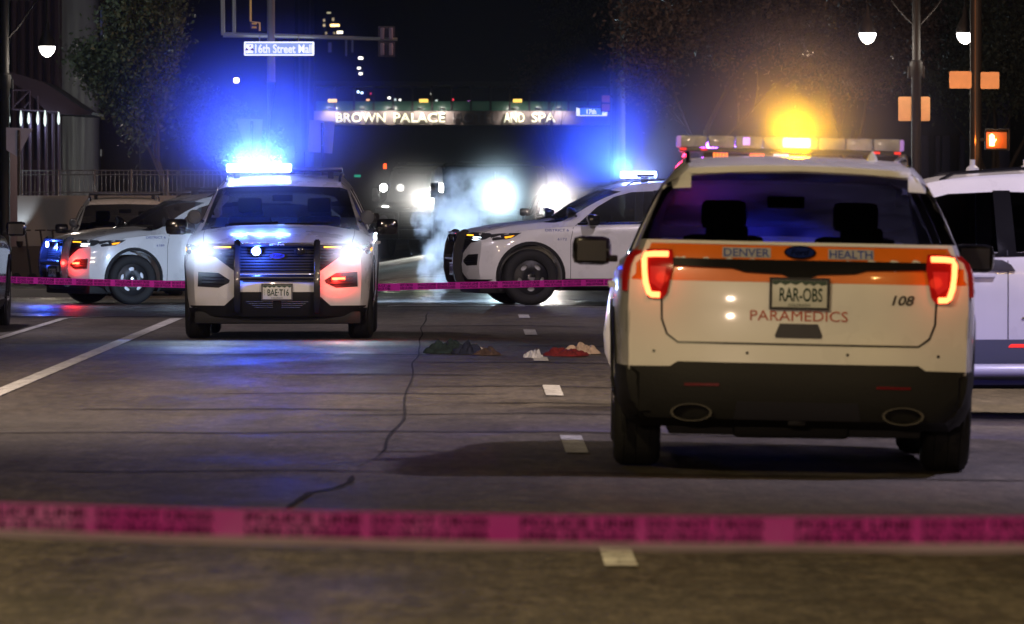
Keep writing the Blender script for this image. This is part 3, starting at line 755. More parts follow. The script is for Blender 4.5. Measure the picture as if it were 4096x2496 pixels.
ap = patch('tailgate_trim', GLOSSB, ems, [(-.71, 1.135), (-.71, 1.178), (.71, 1.178), (.71, 1.135), (.37, 1.128), (.30, 1.108), (.10, 1.10), (.04, 1.075), (-.04, 1.075), (-.10, 1.10), (-.30, 1.108), (-.37, 1.128)], 'rear', .018, .03, .05)
bd = patch('badge', CHROME, ems, oval(0, 1.222, .088, .037), 'rear', .02, .015, .03)
patch('badge_face', mat('badge_blue', (.01, .02, .12), .2), bd, oval(0, 1.222, .079, .029), 'rear', .024, .004, .03)
ctext('badge_letters', 'Ford', CHROME, bd, 0, 1.222, .10, .033, 'rear', .030, 0, .3)
for r0, r1, tx in ((-.425, -.160, 'DENVER'), (.155, .405, 'HEALTH')):
    pl = patch('name_decal', DECAL, ems, rr([(r1, 1.187), (r1, 1.242), (r0, 1.242), (r0, 1.187)]), 'rear', .0075, .004, .05)
    ctext('decal_letters', tx, LETB, pl, -(r0 + r1) / 2, 1.2145, r1 - r0 - .015, .044, 'rear', .011, .012)
ctext('paramedics_letters', 'PARAMEDICS', LETR, ems, 0, .873, .535, .056, 'rear', .006, 0)
ctext('unit_number', '108', LETK, ems, -.57, .968, .125, .055, 'rear', .006, .02, .25)
patch('tailgate_handle', LETK, ems, [(-.105, .83), (.105, .83), (.13, .765), (.125, .752), (-.125, .752), (-.13, .765)], 'rear', .008, .01, .04)
line('tailgate_gap', LETK, ems, [(-.755, 1.0), (-.75, .84), (-.72, .76), (-.66, .716), (.66, .716), (.72, .76), (.75, .84), (.755, 1.0)], 'rear', .012, .003)
for r in (-.79, -.28, .27, .77):
    patch('bumper_plug', LETK, ems, oval(-r, .665, .009, .009, 8), 'rear', .004, .002, .02)
bump_ = patch('lower_bumper', PLAST, ems, [(-.99, .30), (-.99, .58), (-.70, .585), (-.66, .612), (.66, .612), (.70, .585), (.99, .58), (.99, .30)], 'rear', .022, .09, .07)
for sd in ('left', 'right'): patch('lower_bumper_side', PLAST, ems, [(4.42, .27), (4.98, .27), (4.98, .58), (4.40, .58)], sd, .012, .03, .08)
patch('bumper_recess', LETK, bump_, [(-.35, .30), (-.33, .40), (.33, .40), (.35, .30)], 'rear', .03, .01, .06)
for s in (1, -1):
    ls = [(.43, .482), (.62, .48), (.62, .495), (.43, .497)]
    patch('bumper_reflector', mat('dull_reflector', (.12, .005, .01), .25), bump_, ls if s > 0 else mir(ls), 'rear', .03, .01, .05)
    lathe('exhaust_tip', mat('exhaust_steel', (.045, .042, .035), .5, .4), ems, [(.05, 4.82), (.062, 4.84), (.066, 5.06), (.058, 5.06), (.052, 4.95), (.01, 4.94)], (0, 0, 0), 'y', 18)
    ex = ems.children[-1] if ems.children[-1].name.startswith('exhaust') else [c for c in ems.children if c.name.startswith('exhaust')][-1]
    ex.location = (s * .58, 0, .335); ex.scale = (1.75, 1, .75)
    T = [(.872, 1.222), (.735, 1.226), (.70, 1.222), (.694, 1.14), (.725, .985), (.752, .952), (.83, .957), (.868, 1.11)]
    tl = patch('tail_light', REDLENS, ems, T if s > 0 else mir(T), 'rear', .022, .05, .04)
    path = [(.722, 1.198), (.80, 1.197), (.845, 1.192), (.853, 1.17), (.85, 1.10), (.843, 1.04), (.825, .985), (.81, .974), (.765, .973)]
    P = [ray('rear', s * a, b, .030) for a, b in openpts(path)]
    bm = bmesh.new(); atube(bm, P, .016, 8); frombm('light_guide', bm, E_TAIL, tl)
    patch('tail_light_inner', mat('tail_dark', (.12, .005, .008), .2, emit=(1, .03, .02), es=.35), tl, [(s * a, b) for a, b in ((.73, 1.13), (.82, 1.13), (.815, 1.04), (.76, 1.0), (.745, 1.03))], 'rear', .026, .004, .04)
    c = ray('rear', s * .80, 1.09, .12); plight('tail_lamp', c, (1, .06, .02), .5, .04, ems)
    ls = [(.885, 1.19), (.90, 1.195), (.905, 1.14), (.89, 1.13)]
    sdn = 'left' if s > 0 else 'right'
    patch('tail_light_side', REDLENS, ems, [(4.62, 1.215), (4.84, 1.215), (4.83, .99), (4.74, .99)], sdn, .012, .03, .05)
    # mudguards, side rear marker grille seen as dark slots
    patch('quarter_vent', LETK, ems, [(s * a, b) for a, b in ((.925, .88), (.945, .88), (.945, .76), (.925, .76))], 'rear', .004, .004, .04)
pp = plate(ems, None, 0, 5.02, .995, 1)
pp.location.y = 0
hit = ray('rear', 0, .995, 0); pp.location.y = hit.y + .022 - 5.02
flat_text('plate_number', 'RAR-OBS', .235, .075, LETG, pp, (-.008, 5.0245, .99), (R(90), 0, math.pi), .014, 0, .002)
flat_text('plate_state', 'COLORADO', .12, .014, LETG, pp, (0, 5.0245, .933), (R(90), 0, math.pi), .005, 0, .002)
box('tow_receiver', STEEL, ems, -.05, .05, 4.70, 4.98, .27, .36, .01); box('tow_beam', STEEL, ems, -.42, .42, 4.62, 4.74, .28, .34, .015)
box('fuel_tank', PLAST, ems, -.30, .34, 4.0, 4.66, .19, .40, .03); box('rear_axle', STEEL, ems, -.74, .74, 3.90, 4.02, .24, .36, .03)
tube('muffler', STEEL, ems, [(-.55, 4.3, .33), (.55, 4.3, .33)], .09, 12)
patch('rear_spoiler', WHITE, ems, [(-.62, 1.672), (-.60, 1.642), (-.3, 1.660), (0, 1.668), (.3, 1.660), (.60, 1.642), (.62, 1.672), (.3, 1.69), (0, 1.695), (-.3, 1.69)], 'rear', .05, .06, .05)
for s in (-1, 1): patch('spoiler_end', WHITE, ems, [(s * a, b) for a, b in ((.60, 1.66), (.71, 1.62), (.70, 1.56), (.60, 1.565))], 'rear', .012, .02, .05)
tube('roof_antenna', WHITE, ems, [(-.42, 4.1, 1.70), (-.42, 4.1, 1.75), (-.42, 4.1, 1.79)], [.035, .03, .004], 10)
# big roof bar with clear lens, lit amber in the middle
lb = box('light_bar', mat('bar_base', (.04, .04, .045), .4), ems, -.64, .64, 2.45, 2.77, 1.775, 1.80, .01)
CL = mat('clear_bar_lens', (.34, .33, .31), .25, coat=.6, var=.3, vscale=9)
n = 8
for i in range(n):
    a = -.64 + 1.28 * i / n; box('bar_lens', CL, lb, a + .004, a + 1.28 / n - .004, 2.44, 2.78, 1.802, 1.872, .012)
box('bar_led', E_AMB, lb, -.115, .045, 2.781, 2.80, 1.812, 1.868, .01)
box('bar_led', emat('violet_led', (.8, .4, 1), 1.3), lb, .235, .275, 2.781, 2.79, 1.82, 1.865, .004)
for s in (-1, 1):
    box('bar_end_cap', emat('violet_led_dim', (.5, .25, .7), .55), lb, s * .645 - .012, s * .645 + .012, 2.48, 2.78, 1.803, 1.868, .01)
    box('bar_foot', PLAST, lb, s * .46 - .04, s * .46 + .04, 2.55, 2.65, 1.70, 1.776, .01)
for (r, wd, col, nn) in ((-.40, .09, 'o', 5), (-.19, .085, 'o', 7), (-.05, .09, 'w', 8)):  # glowing chips standing in for lamp reflections on the roof
    m_ = emat('roof_glint_orange', (1, .2, .03), 3) if col == 'o' else emat('roof_glint_white', (.85, .85, 1), 2.2)
    for i in range(nn):
        xx = r - wd / 2 + wd * i / nn; box('bar_led', m_, lb, -xx - wd / nn * .55, -xx, 2.79, 2.80, 1.747, 1.772, 0)
for s in (-1, 1):
    for xx in (.50, .62): box('bar_led', E_REDD, lb, s * xx - .018, s * xx + .018, 2.775, 2.785, 1.785, 1.797, 0)
plight('amber_lamp', (-.035, 2.86, 1.845), (1, .46, .0006), 170, .05, ems, 'SPOT', (-.035, 12.86, 5.6), 150, 1)
plight('windshield_blue_fill', (.15, 1.9, 1.95), (.03, .05, 1), 1500, .05, ems, 'SPOT', (.05, .9, 1.1), 80, 1)  # lights added here to tint the windshield blue and red
plight('windshield_red_fill', (.62, 1.85, 1.70), (1, .03, .12), 10, .05, ems)
plight('windshield_blue_fill', (.45, 1.75, 1.8), (.25, .05, 1), 30, .05, ems)
yaw = R(180 - .8)
ems.rotation_euler = (0, R(-1.2), yaw)
o = Vector((1.742, 38.9, -.022)) - (Matrix.Rotation(yaw, 3, 'Z') @ Vector((0, L, 0))); ems.location = o

# ------------------------------------------------------------------ other parked vehicles
wv = suv('white_suv', 'white SUV side-on with tubular side step, cut off by the frame beside the paramedic SUV', WHITE, (.90, 50.75, -.05), R(-89), R(0), 0, glassm=GLASSD)
tube('side_step', ALU, wv, [(.95, 1.75, .40), (1.06, 1.85, .34), (1.07, 3.3, .34), (.96, 3.4, .40)], .045, 12)
patch('door_molding', CHROME, wv, [(2.90, .70), (3.4, .71), (3.4, .722), (2.90, .712)], 'left', .012, .01, .06)
patch('window_corner_trim', LETK, wv, [(2.66, 1.035), (2.66, 1.118), (2.76, 1.112), (2.82, 1.08), (2.85, 1.035)], 'left', .02, .03, .05)
patch('side_reflector', E_REDD, wv, [(2.80, .50), (3.45, .50), (3.45, .522), (2.82, .522)], 'left', .014, .01, .06)
patch('lower_cladding', mat('grey_cladding', (.09, .10, .13), .45), wv, [(1.40, .235), (3.48, .235), (3.48, .555), (1.40, .555)], 'left', .010, .02, .1)
for x in (2.62, 3.0): lathe('roof_beacon_stub', DECAL, wv, [(.05, 1.70), (.045, 1.74), (.02, 1.76), (.018, 1.80)], (.2, x, 0.02), 'z', 12)
lv = suv('grey_car', 'dark grey car at the left edge, only its rear corner and mirror showing', GREYP, (-6.50, 84.5, -.05), R(180), 0, 0, glassm=GLASSD, cat='car')
for s in (1, -1):
    patch('tail_light', REDLENS, lv, [(s * a, b) for a, b in ((.70, 1.08), (.90, 1.10), (.90, .90), (.74, .92))], 'rear', .02, .04, .05)
patch('tail_light_side', mat('tail_dim', (.4, .02, .03), .15, emit=(1, .08, .05), es=.8), lv, [(4.55, 1.10), (4.88, 1.06), (4.86, .92), (4.62, .98)], 'right', .012, .02, .05)
dk = suv('black_suv', 'black SUV in the dark just to the right of the front police SUV', BLACKP, (-2.95, 126, -.05), R(2), 0, 0, glassm=GLASSD, group='dark vehicles beyond the crossing')
dk2 = suv('black_suv', 'black SUV with one dazzling white lamp beside the blue-lit police SUV', BLACKP, (2.25, 152, 0), R(3), 0, 0, glassm=GLASSD, group='dark vehicles beyond the crossing')
for s in (1, -1):
    for c_ in (dk, dk2):
        H = [(.50, .93), (.85, .985), (.87, .90), (.6, .86)]
        patch('headlight', LAMPH, c_, [(s * a, b) for a, b in H], 'front', .01, .02, .05)
for c_ in (dk, dk2): patch('grille', PLAST, c_, [(-.45, .62), (-.5, .93), (.5, .93), (.45, .62)], 'front', .008, .02, .06)
def flare(parent, loc, col, power, rad=.09, em=60, fac=None, cone=None):
    l = lathe('lit_lamp', emat('lamp_%d' % int(power), col, em), parent, [(rad * .4, 0), (rad, -.01), (rad * .95, -.03), (rad * .5, -.05)], loc, 'y', 16)
    q = Vector(loc) + Vector((0, -.12, 0))
    plight('lamp_flare', q, col, power * .5, rad, parent, 'SPOT', q + Vector((0, -10, 1.5)), 120, 1)
    if cone: plight('lamp_beam', q, col, cone, rad, parent, 'SPOT', q + Vector((0, -10, 1.2)), 70, 1)
flare(dk2, (-.72, .10, 1.36), (1, .93, .85), 4200, .11, 60, cone=500)

def truck(label, loc, rz, wd, ht, lamps):
    t = thing('armored_truck', label, 'truck', loc, rz, 'dark vehicles beyond the crossing')
    h = wd / 2
    prism('cab_body', BLACKP, t, [(0.15, .55), (.0, .75), (.02, 1.25), (.25, 1.42), (1.55, 1.55), (2.05, ht - .12), (2.3, ht), (6.2, ht), (6.3, .55)], wd, 'yz', -h, .06)
    prism('windshield', GLASSD, t, [(-h + .2, 1.62), (-.06, 1.62), (-.06, ht - .22), (-h + .28, ht - .22)], .03, 'xz', 1.62)
    prism('windshield', GLASSD, t, [(.06, 1.62), (h - .2, 1.62), (h - .28, ht - .22), (.06, ht - .22)], .03, 'xz', 1.62)
    for x in (-h + .22, 0, h - .22): tube('pillar_edge', CHROME if x else STEEL, t, [(x, 1.56, 1.60), (x, 2.02, ht - .14)], .018, 6)
    g = box('grille', PLAST, t, -.5, .5, -.03, .05, .80, 1.22, .02)
    for i in range(5): box('grille_bar', STEEL, g, -.46, .46, -.05, -.02, .84 + .08 * i, .865 + .08 * i, .004)
    box('bumper', STEEL, t, -h - .02, h + .02, -.28, .05, .50, .76, .04)
    for s in (1, -1):
        box('bumper_guard', STEEL, t, s * .45 - .05, s * .45 + .05, -.38, -.26, .5, 1.2, .02)
        lathe('headlight', CHROME, t, [(.02, .02), (.11, -.02), (.115, -.03)], (s * (h - .28), -.02, 1.02), 'y', 16)
        bm = bmesh.new(); abox(bm, s * (h + .22) - .11, s * (h + .22) + .11, 1.25, 1.35, 1.5, 1.85, .04); mi = frombm('mirror', bm, GLOSSB, t)
        tube('mirror_arm', STEEL, mi, [(s * h * .96, 1.4, 1.55), (s * (h + .2), 1.32, 1.62)], .02, 6)
        for y in (1.05, 4.9):
            bm = bmesh.new(); alathe(bm, [(.26, -.15), (.48, -.16), (.52, -.12), (.52, .12), (.48, .16), (.26, .15)], (s * (h - .1), y, .52), 'x', 28); wh = frombm('wheel', bm, RUBBER, t)
            lathe('rim', STEEL, wh, [(.05, -.1), (.26, -.12), (.26, .12), (.05, .1)], (s * (h - .1), y, .52), 'x', 18)
    rk = box('roof_rack', STEEL, t, -h * .7, h * .7, 2.5, 2.56, ht + .05, ht + .10, .01)
    for x in (-.5, 0, .5): tube('rack_post', STEEL, rk, [(x * wd, 2.53, ht - .02), (x * wd * .9, 2.53, ht + .08)], .02, 6)
    for (x, y, z, col, pw, rad, cone) in lamps: flare(t, (x, y, z), col, pw, rad, 60, cone=cone)
    return t
truck('black truck left of the steam with a row of three bright lamps on its side', (-1.62, 188, -.1), R(-12), 2.3, 2.45,
      [(-1.02, .6, 1.86, (1, .98, .9), 500, .10, None), (.28, -.05, 1.52, (1, .93, .82), 1300, .10, 60), (.62, -.08, 1.46, (.85, 1, .9), 1100, .07, 60)])
truck('black truck behind the steam with one dazzling bluish lamp above its hood', (.52, 168, 0), R(3), 2.5, 2.25,
      [(-.06, -.1, 1.46, (.62, .88, 1), 5500, .10, 400)])

plight('steam_fill', (-.15, 100.9, .95), (.50, .70, 1), 2600, .05, None, 'SPOT', (-.75, 103.4, 1.1), 110, .8)  # spot added to light the steam
# ------------------------------------------------------------------ police tape
PINK = mat('tape_pink', (.95, .05, .60), .35, bump=.15, bscale=10)
n_ = PINK.node_tree; b_ = n_.nodes['Principled BSDF']; tr = n_.nodes.new('ShaderNodeBsdfTranslucent'); tr.inputs[0].default_value = (1, .06, .75, 1)
mx = n_.nodes.new('ShaderNodeMixShader'); mx.inputs[0].default_value = .35
n_.links.new(b_.outputs[0], mx.inputs[1]); n_.links.new(tr.outputs[0], mx.inputs[2]); n_.links.new(mx.outputs[0], n_.nodes['Material Output'].inputs[0])
TXT = mat('tape_print', (.015, .004, .01), .7, spec=.1)
def tape(name, label, p0, p1, hgt, sag, fold, rep, y_txt, seed, tilt=0):
    p0 = Vector(p0); p1 = Vector(p1); Ln = (p1 - p0).length; d = (p1 - p0).normalized(); N = 160
    def mid(t): 
        z = -sag * 4 * t * (1 - t); return p0 + (p1 - p0) * t + Vector((0, 0, z))
    def prof(t):
        q = .006 * noise.noise(Vector((t * 9, seed, 0))); return [(0 + q, hgt / 2), (q * .5, 0), (-q, -hgt / 2)] 
    bm = bmesh.new(); prev = None
    for i in range(N + 1):
        t = i / N; c = mid(t); row = [bm.verts.new(c + Vector((0, dy + tilt * dz, dz))) for dy, dz in prof(t)]
        if prev:
            for k in range(len(row) - 1): bm.faces.new((prev[k], prev[k + 1], row[k + 1], row[k]))
        prev = row
    o = frombm(name, bm, PINK, None); tag(o, label, 'police tape')
    if fold:
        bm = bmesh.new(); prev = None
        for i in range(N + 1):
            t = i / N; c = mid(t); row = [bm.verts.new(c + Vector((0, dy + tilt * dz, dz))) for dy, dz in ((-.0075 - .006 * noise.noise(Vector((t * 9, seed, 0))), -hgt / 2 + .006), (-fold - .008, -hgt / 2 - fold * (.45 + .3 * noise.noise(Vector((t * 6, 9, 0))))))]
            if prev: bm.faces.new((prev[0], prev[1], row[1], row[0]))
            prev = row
        frombm('folded_edge', bm, mat('tape_edge_sheen', (.98, .82, .78), .2, bump=.3, bscale=20), o)  # pale colour stands in for the sheen along the tape's lower edge
    u = 0; k = 0
    while u < Ln - rep * .5:
        for s_, off_, wd in (('POLICE LINE', 0, .42), ('DO NOT CROSS', .46, .42)):
            for s2, zz in ((s_, .22), ({'POLICE LINE': 'LINEA DE POLICIA', 'DO NOT CROSS': 'NO CRUCE LA LINEA'}[s_], -.22)):
                me = fit_text(textmesh(s2, 1, .025), rep * wd, hgt * .36)
                for v in me.vertices:
                    uu = u + rep * (off_ + wd / 2) + v.co.x; t = min(1, uu / Ln); c = mid(t)
                    q = .006 * noise.noise(Vector((t * 9, seed, 0))); dz = hgt * zz + v.co.y
                    v.co = c + Vector((0, q * dz * 2 / hgt * .75 + tilt * dz - y_txt, dz))
                link('tape_print', me, TXT, o, smooth=False)
        u += rep; k += 1
    return o
a = at(-120, 2065, 16); b = at(4220, 2125, 16)
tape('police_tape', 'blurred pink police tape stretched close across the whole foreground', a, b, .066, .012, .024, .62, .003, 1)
a = at(20, 1122, 85); b = at(1560, 1147, 85)
tape('police_tape', 'pink police tape crossing in front of the left police SUV', at(-150, 1112, 86), at(1600, 1150, 82), .078, .02, 0, .60, .003, 2)
tape('police_tape', 'red-pink police tape running past the front wheel of the side-on police SUV', at(1500, 1149, 82), at(2480, 1128, 84), .078, .0, 0, .60, .003, 3)

# ------------------------------------------------------------------ clothing on the road
def heap(name, label, cat, x, y, ln, wd, ht, col, seed, folds=5):
    bm = bmesh.new(); n = 56; m = 28; g = []
    z0 = gz(x, y) + .004
    for j in range(m + 1):
        row = []
        for i in range(n + 1):
            u = -1 + 2 * i / n; v = -1 + 2 * j / m
            edge = 1 + .22 * noise.noise(Vector((math.atan2(v, u) * 1.3, seed, 0)))
            r = min(1, math.hypot(u, v) / edge); k = min(1, max(abs(u), abs(v)) / max(1e-6, math.hypot(u, v)))
            f = (1 - r**2.2) if r < 1 else 0
            rd = abs(noise.noise(Vector((u * folds * .42, v * folds * .3, seed)))) * .8 + .22 * abs(noise.noise(Vector((u * folds * 1.1, v * folds * .5, seed + 5))))
            sh = .55 + .45 * noise.noise(Vector((u * 1.5, v, seed + 2)))
            z = ht * f**.6 * (.75 * sh + rd) if f > 0 else 0
            sc2 = edge * (k if math.hypot(u, v) > 0 else 1)
            row.append(bm.verts.new((x + u * ln / 2 * sc2, y + v * wd / 2 * sc2, z0 + max(.004, z))))
        g.append(row)
    for j in range(m):
        for i in range(n): bm.faces.new((g[j][i], g[j][i + 1], g[j + 1][i + 1], g[j + 1][i]))
    be = [e for e in bm.edges if e.is_boundary]; ge = bmesh.ops.extrude_edge_only(bm, edges=be)['geom']
    for v in [q for q in ge if isinstance(q, bmesh.types.BMVert)]: v.co.z = z0
    o = frombm(name, bm, mat('cloth_' + name, col, .85, bump=.4, bscale=120, var=.2, vscale=14), None, sharp=180)
    return tag(o, label, cat, 'clothing left on the road')
def hp(px, py): q = gp(px, py); return q
x, y = hp(1785, 1416); heap('green_jacket', 'dark green jacket heaped on the road between the SUVs', 'jacket', x, y + .25, .45, .5, .16, (.005, .017, .019), 1)
x, y = hp(1868, 1418); heap('navy_shirt', 'small navy garment touching the right of the green jacket', 'shirt', x, y + .2, .30, .45, .14, (.008, .012, .035), 2)
x, y = hp(1948, 1422); heap('brown_shoe_bag', 'low brown cloth lying right of the navy garment', 'bag', x, y + .15, .26, .4, .09, (.06, .035, .028), 3, 3)
x, y = hp(1918, 1392); heap('cream_sock', 'tiny cream cloth on top edge of the brown cloth', 'sock', x, y - 1.2, .07, .2, .05, (.45, .40, .33), 8, 3)
x, y = hp(2133, 1432); heap('white_towel', 'crumpled white cloth by the lane dash', 'towel', x, y + .2, .19, .7, .09, (.55, .55, .58), 4, 6)
x, y = hp(2265, 1424); heap('red_shirt', 'crumpled dark red shirt next to the white cloth', 'shirt', x, y + .2, .42, .6, .11, (.13, .004, .006), 5, 6)
x, y = hp(2330, 1418); heap('cream_shirt', 'cream cloth with dark patches half behind the paramedic SUV', 'shirt', x, y + .6, .36, .5, .12, (.42, .31, .23), 6, 6)

# ------------------------------------------------------------------ steam
def steam():
    bm = bmesh.new(); abox(bm, -.85, .95, -.4, .4, .0, 2.7, 0); o = frombm('steam', bm, None, None); o.location = at(1790, 1138, 103.6); o.location.z = -.05
    m = bpy.data.materials.new('steam'); m.use_nodes = True; n = m.node_tree; n.nodes.clear()
    out = n.nodes.new('ShaderNodeOutputMaterial'); pv = n.nodes.new('ShaderNodeVolumePrincipled'); pv.inputs['Color'].default_value = (.93, .96, 1, 1); pv.inputs['Anisotropy'].default_value = 0
    tc = n.nodes.new('ShaderNodeTexCoord'); sp = n.nodes.new('ShaderNodeSeparateXYZ'); n.links.new(tc.outputs['Object'], sp.inputs[0])
    def M(op, a, b=None, c=None):
        x = n.nodes.new('ShaderNodeMath'); x.operation = op
        for i, v in enumerate((a, b, c)):
            if v is None: continue
            if isinstance(v, (int, float)): x.inputs[i].default_value = v
            else: n.links.new(v, x.inputs[i])
        return x.outputs[0]
    X, Y, Z = sp.outputs
    nz = n.nodes.new('ShaderNodeTexNoise'); nz.inputs['Scale'].default_value = 2.6; nz.inputs['Detail'].default_value = 8; nz.inputs['Roughness'].default_value = .62
    n.links.new(tc.outputs['Object'], nz.inputs['Vector'])
    nf = M('SUBTRACT', nz.outputs['Fac'], .5)
    # axis drifts right with height; radius swells then fades
    cx = M('ADD', -.22, M('MULTIPLY', M('POWER', M('MAXIMUM', Z, 0), 1.25), .30))
    dx = M('ADD', M('SUBTRACT', X, cx), M('MULTIPLY', nf, .35)); dy = M('MULTIPLY', Y, 1.2)
    d = M('SQRT', M('ADD', M('MULTIPLY', dx, dx), M('MULTIPLY', dy, dy)))
    rad = M('ADD', .17, M('MULTIPLY', M('MINIMUM', Z, 1.3), .27))
    fall = M('SUBTRACT', 1, M('DIVIDE', d, rad))
    top = M('SUBTRACT', 1, M('SMOOTH_MAX', M('DIVIDE', M('SUBTRACT', Z, 1.25), .75), 0, .1))
    den = M('MULTIPLY', M('MAXIMUM', M('ADD', M('MULTIPLY', fall, .55), M('MULTIPLY', nf, 2.9)), 0), M('MAXIMUM', top, 0.0))
    den = M('MULTIPLY', den, M('GREATER_THAN', fall, -.35))
    fin = M('MULTIPLY', den, 6.0); n.links.new(fin, pv.inputs['Density']); n.links.new(pv.outputs[0], out.inputs['Volume'])
    o.data.materials.append(m)
    return tag(o, 'pale steam rising from the road in front of the side-on police SUV', 'steam', None, 'stuff')
steam()
def bloom(label, c, rad, dens, sx=1.0):  # scattering ball added round a lamp to imitate lens bloom
    bm = bmesh.new(); bmesh.ops.create_icosphere(bm, subdivisions=3, radius=rad)
    for v in bm.verts: v.co.x *= sx
    o = frombm('bloom', bm, None, None); o.location = c
    m = bpy.data.materials.new('bloom'); m.use_nodes = True; n = m.node_tree; n.nodes.clear()
    m.cycles.volume_sampling = 'EQUIANGULAR'; out = n.nodes.new('ShaderNodeOutputMaterial'); pv = n.nodes.new('ShaderNodeVolumePrincipled'); pv.inputs['Color'].default_value = (.95, .95, 1, 1)
    tc = n.nodes.new('ShaderNodeTexCoord'); mp = n.nodes.new('ShaderNodeMapping'); mp.inputs['Scale'].default_value = (1 / (rad * sx), 1 / rad, 1 / rad)
    ln = n.nodes.new('ShaderNodeVectorMath'); ln.operation = 'LENGTH'; mr = n.nodes.new('ShaderNodeMapRange'); mr.interpolation_type = 'SMOOTHERSTEP'
    mr.inputs['From Min'].default_value = 0; mr.inputs['From Max'].default_value = 1; mr.inputs['To Min'].default_value = 1; mr.inputs['To Max'].default_value = 0
    n.links.new(tc.outputs['Object'], mp.inputs[0]); n.links.new(mp.outputs[0], ln.inputs[0]); n.links.new(ln.outputs['Value'], mr.inputs['Value']); pw = n.nodes.new('ShaderNodeMath'); pw.operation = 'POWER'; pw.inputs[1].default_value = 2.2; mu = n.nodes.new('ShaderNodeMath'); mu.operation = 'MULTIPLY'; mu.inputs[1].default_value = dens * 3.2
    n.links.new(mr.outputs[0], pw.inputs[0]); n.links.new(pw.outputs[0], mu.inputs[0]); n.links.new(mu.outputs[0], pv.inputs['Density'])
    n.links.new(pv.outputs[0], out.inputs['Volume']); o.data.materials.append(m); o['kind'] = 'stuff'; o['label'] = label; o['category'] = 'bloom'
bloom('added bloom volume round the blue light bar of the front police SUV', (-2.35, 77.3, 1.95), 2.3, .06, 1.15)
bloom('added bloom volume round the blue light bar of the side-on police SUV', (2.2, 99.4, 1.95), 2.3, .06, 1.1)
bloom('added bloom volume round the amber beacon of the paramedic SUV', (1.80, 41.0, 1.88), 1.25, .075, 1.15)
for q_, nm in ((-2.90, 'left'), (-1.33, 'right')):
    bloom('added bloom volume at the %s headlight of the front police SUV' % nm, (q_, 74.75, .93), .5, .35)
bloom('small added bloom core at the blue light bar of the front police SUV', (-2.40, 77.2, 1.86), .55, .30, 1.1)
bloom('small added bloom core at the blue light bar of the side-on police SUV', (2.1, 99.5, 1.88), .6, .25, 1.1)
bloom('small added bloom core at the amber beacon', (1.79, 41.05, 1.87), .50, .16, 1.3)
bloom('added bloom volume round the dazzling lamp behind the steam', at(1985, 800, 167.6), 2.4, .05)
bloom('added bloom volume round the white lamp beside the side-on police SUV', at(2262, 780, 151.7), 1.6, .06)
bloom('added bloom volume round the black truck lamps left of the steam', at(1670, 795, 187.5), 2.0, .05, 1.2)

# ------------------------------------------------------------------ street lamps, poles, signs
GLOBE = emat('lamp_globe', (1, .95, .9), 9)
def pendant(parent, x, z, pw=120, y=0):
    """hanging teardrop lamp, bottom of the dome at z"""
    d = lathe('lamp_shade', POLE, parent, [(.176, z + .0), (.178, z + .05), (.16, z + .14), (.11, z + .24), (.06, z + .34), (.045, z + .46), (.02, z + .55)], (x, y, 0), 'z', 24)
    lathe('lamp_globe', GLOBE, d, [(.172, z - .002), (.165, z - .06), (.135, z - .13), (.09, z - .185), (.035, z - .215), (.005, z - .22)], (x, y, 0), 'z', 24)
    plight('street_lamp_light', (x, y - .05, z - .33), (1, .86, .70), pw * .5, .15, parent)
def lamp_post(label, x, Y, z, sides, arm, ztop=7.2, shift=0, base=0):
    t = thing('street_lamp', label, 'street lamp', (x, Y, base), 0, 'black lamp posts with hanging globes')
    lathe('pole', POLE, t, [(.16, 0), (.16, .5), (.10, .6), (.095, 3.9), (.13, 3.95), (.13, 4.2), (.085, 4.25), (.075, ztop)], (0, 0, 0), 'z', 16)
    for s in sides:
        tube('lamp_arm', POLE, t, [(0, 0, z + 1.0), (s * arm, 0, z + 1.0)], .035, 8)
        tube('arm_brace', POLE, t, [(0, 0, z + .1), (s * arm * .35, 0, z + .45), (s * arm * .75, 0, z + .98)], .022, 6)
        tube('arm_brace', POLE, t, [(0, 0, z + 1.9), (s * arm * .8, 0, z + 1.05)], .018, 6)
        tube('lamp_hanger', POLE, t, [(s * arm, 0, z + 1.0), (s * arm, 0, z + .5)], .02, 6)
        pendant(t, s * arm, z, 200)
        box('arm_scroll', POLE, t, s * .14 - .03, s * .14 + .03, -.03, .03, 3.88, 4.12, .02)
    return t
pL = at(22, 0, 150); gL = at(190, 186, 150)
lamp_post('black street lamp at the left edge with one lit globe', pL.x, 150, gL.z + .12, (1,), gL.x - pL.x, 8, base=-.12)
pR = at(3665, 0, 142); gR = at(3470, 132, 142)
lamp_post('tall black lamp post above the paramedic SUV carrying two lit globes', pR.x, 142, gR.z, (-1, 1), pR.x - gR.x, 8)
SIGNB = mat('sign_back_amber_lit', (.80, .42, .18), .5, metal=.0, var=.1, vscale=5)  # amber light falling on the bare backs is put into this colour
def rrect(x0, x1, z0, z1, r=.03, n=4):
    out = []
    for cx_, cz_, a0 in ((x1 - r, z1 - r, 0), (x0 + r, z1 - r, 90), (x0 + r, z0 + r, 180), (x1 - r, z0 + r, 270)):
        for k in range(n + 1): a = R(a0 + 90 * k / n); out.append((cx_ + r * math.cos(a), cz_ + r * math.sin(a)))
    return out
def sign_board(name, label, px0, py0, px1, py1, Y, m, cat='sign', group=None):
    p0 = at(px0, py1, Y); p1 = at(px1, py0, Y); c = ((p0.x + p1.x) / 2, Y, (p0.z + p1.z) / 2)
    w2, h2 = (p1.x - p0.x) / 2, (p1.z - p0.z) / 2
    t = thing(name, label, cat, c, 0, group)
    prism('sign_panel', m, t, rrect(-w2, w2, -h2, h2), .01, 'xz', -.005); box('sign_bracket', STEEL, t, -.03, .03, .006, .04, -h2 * .8, h2 * .8, .003)
    return t
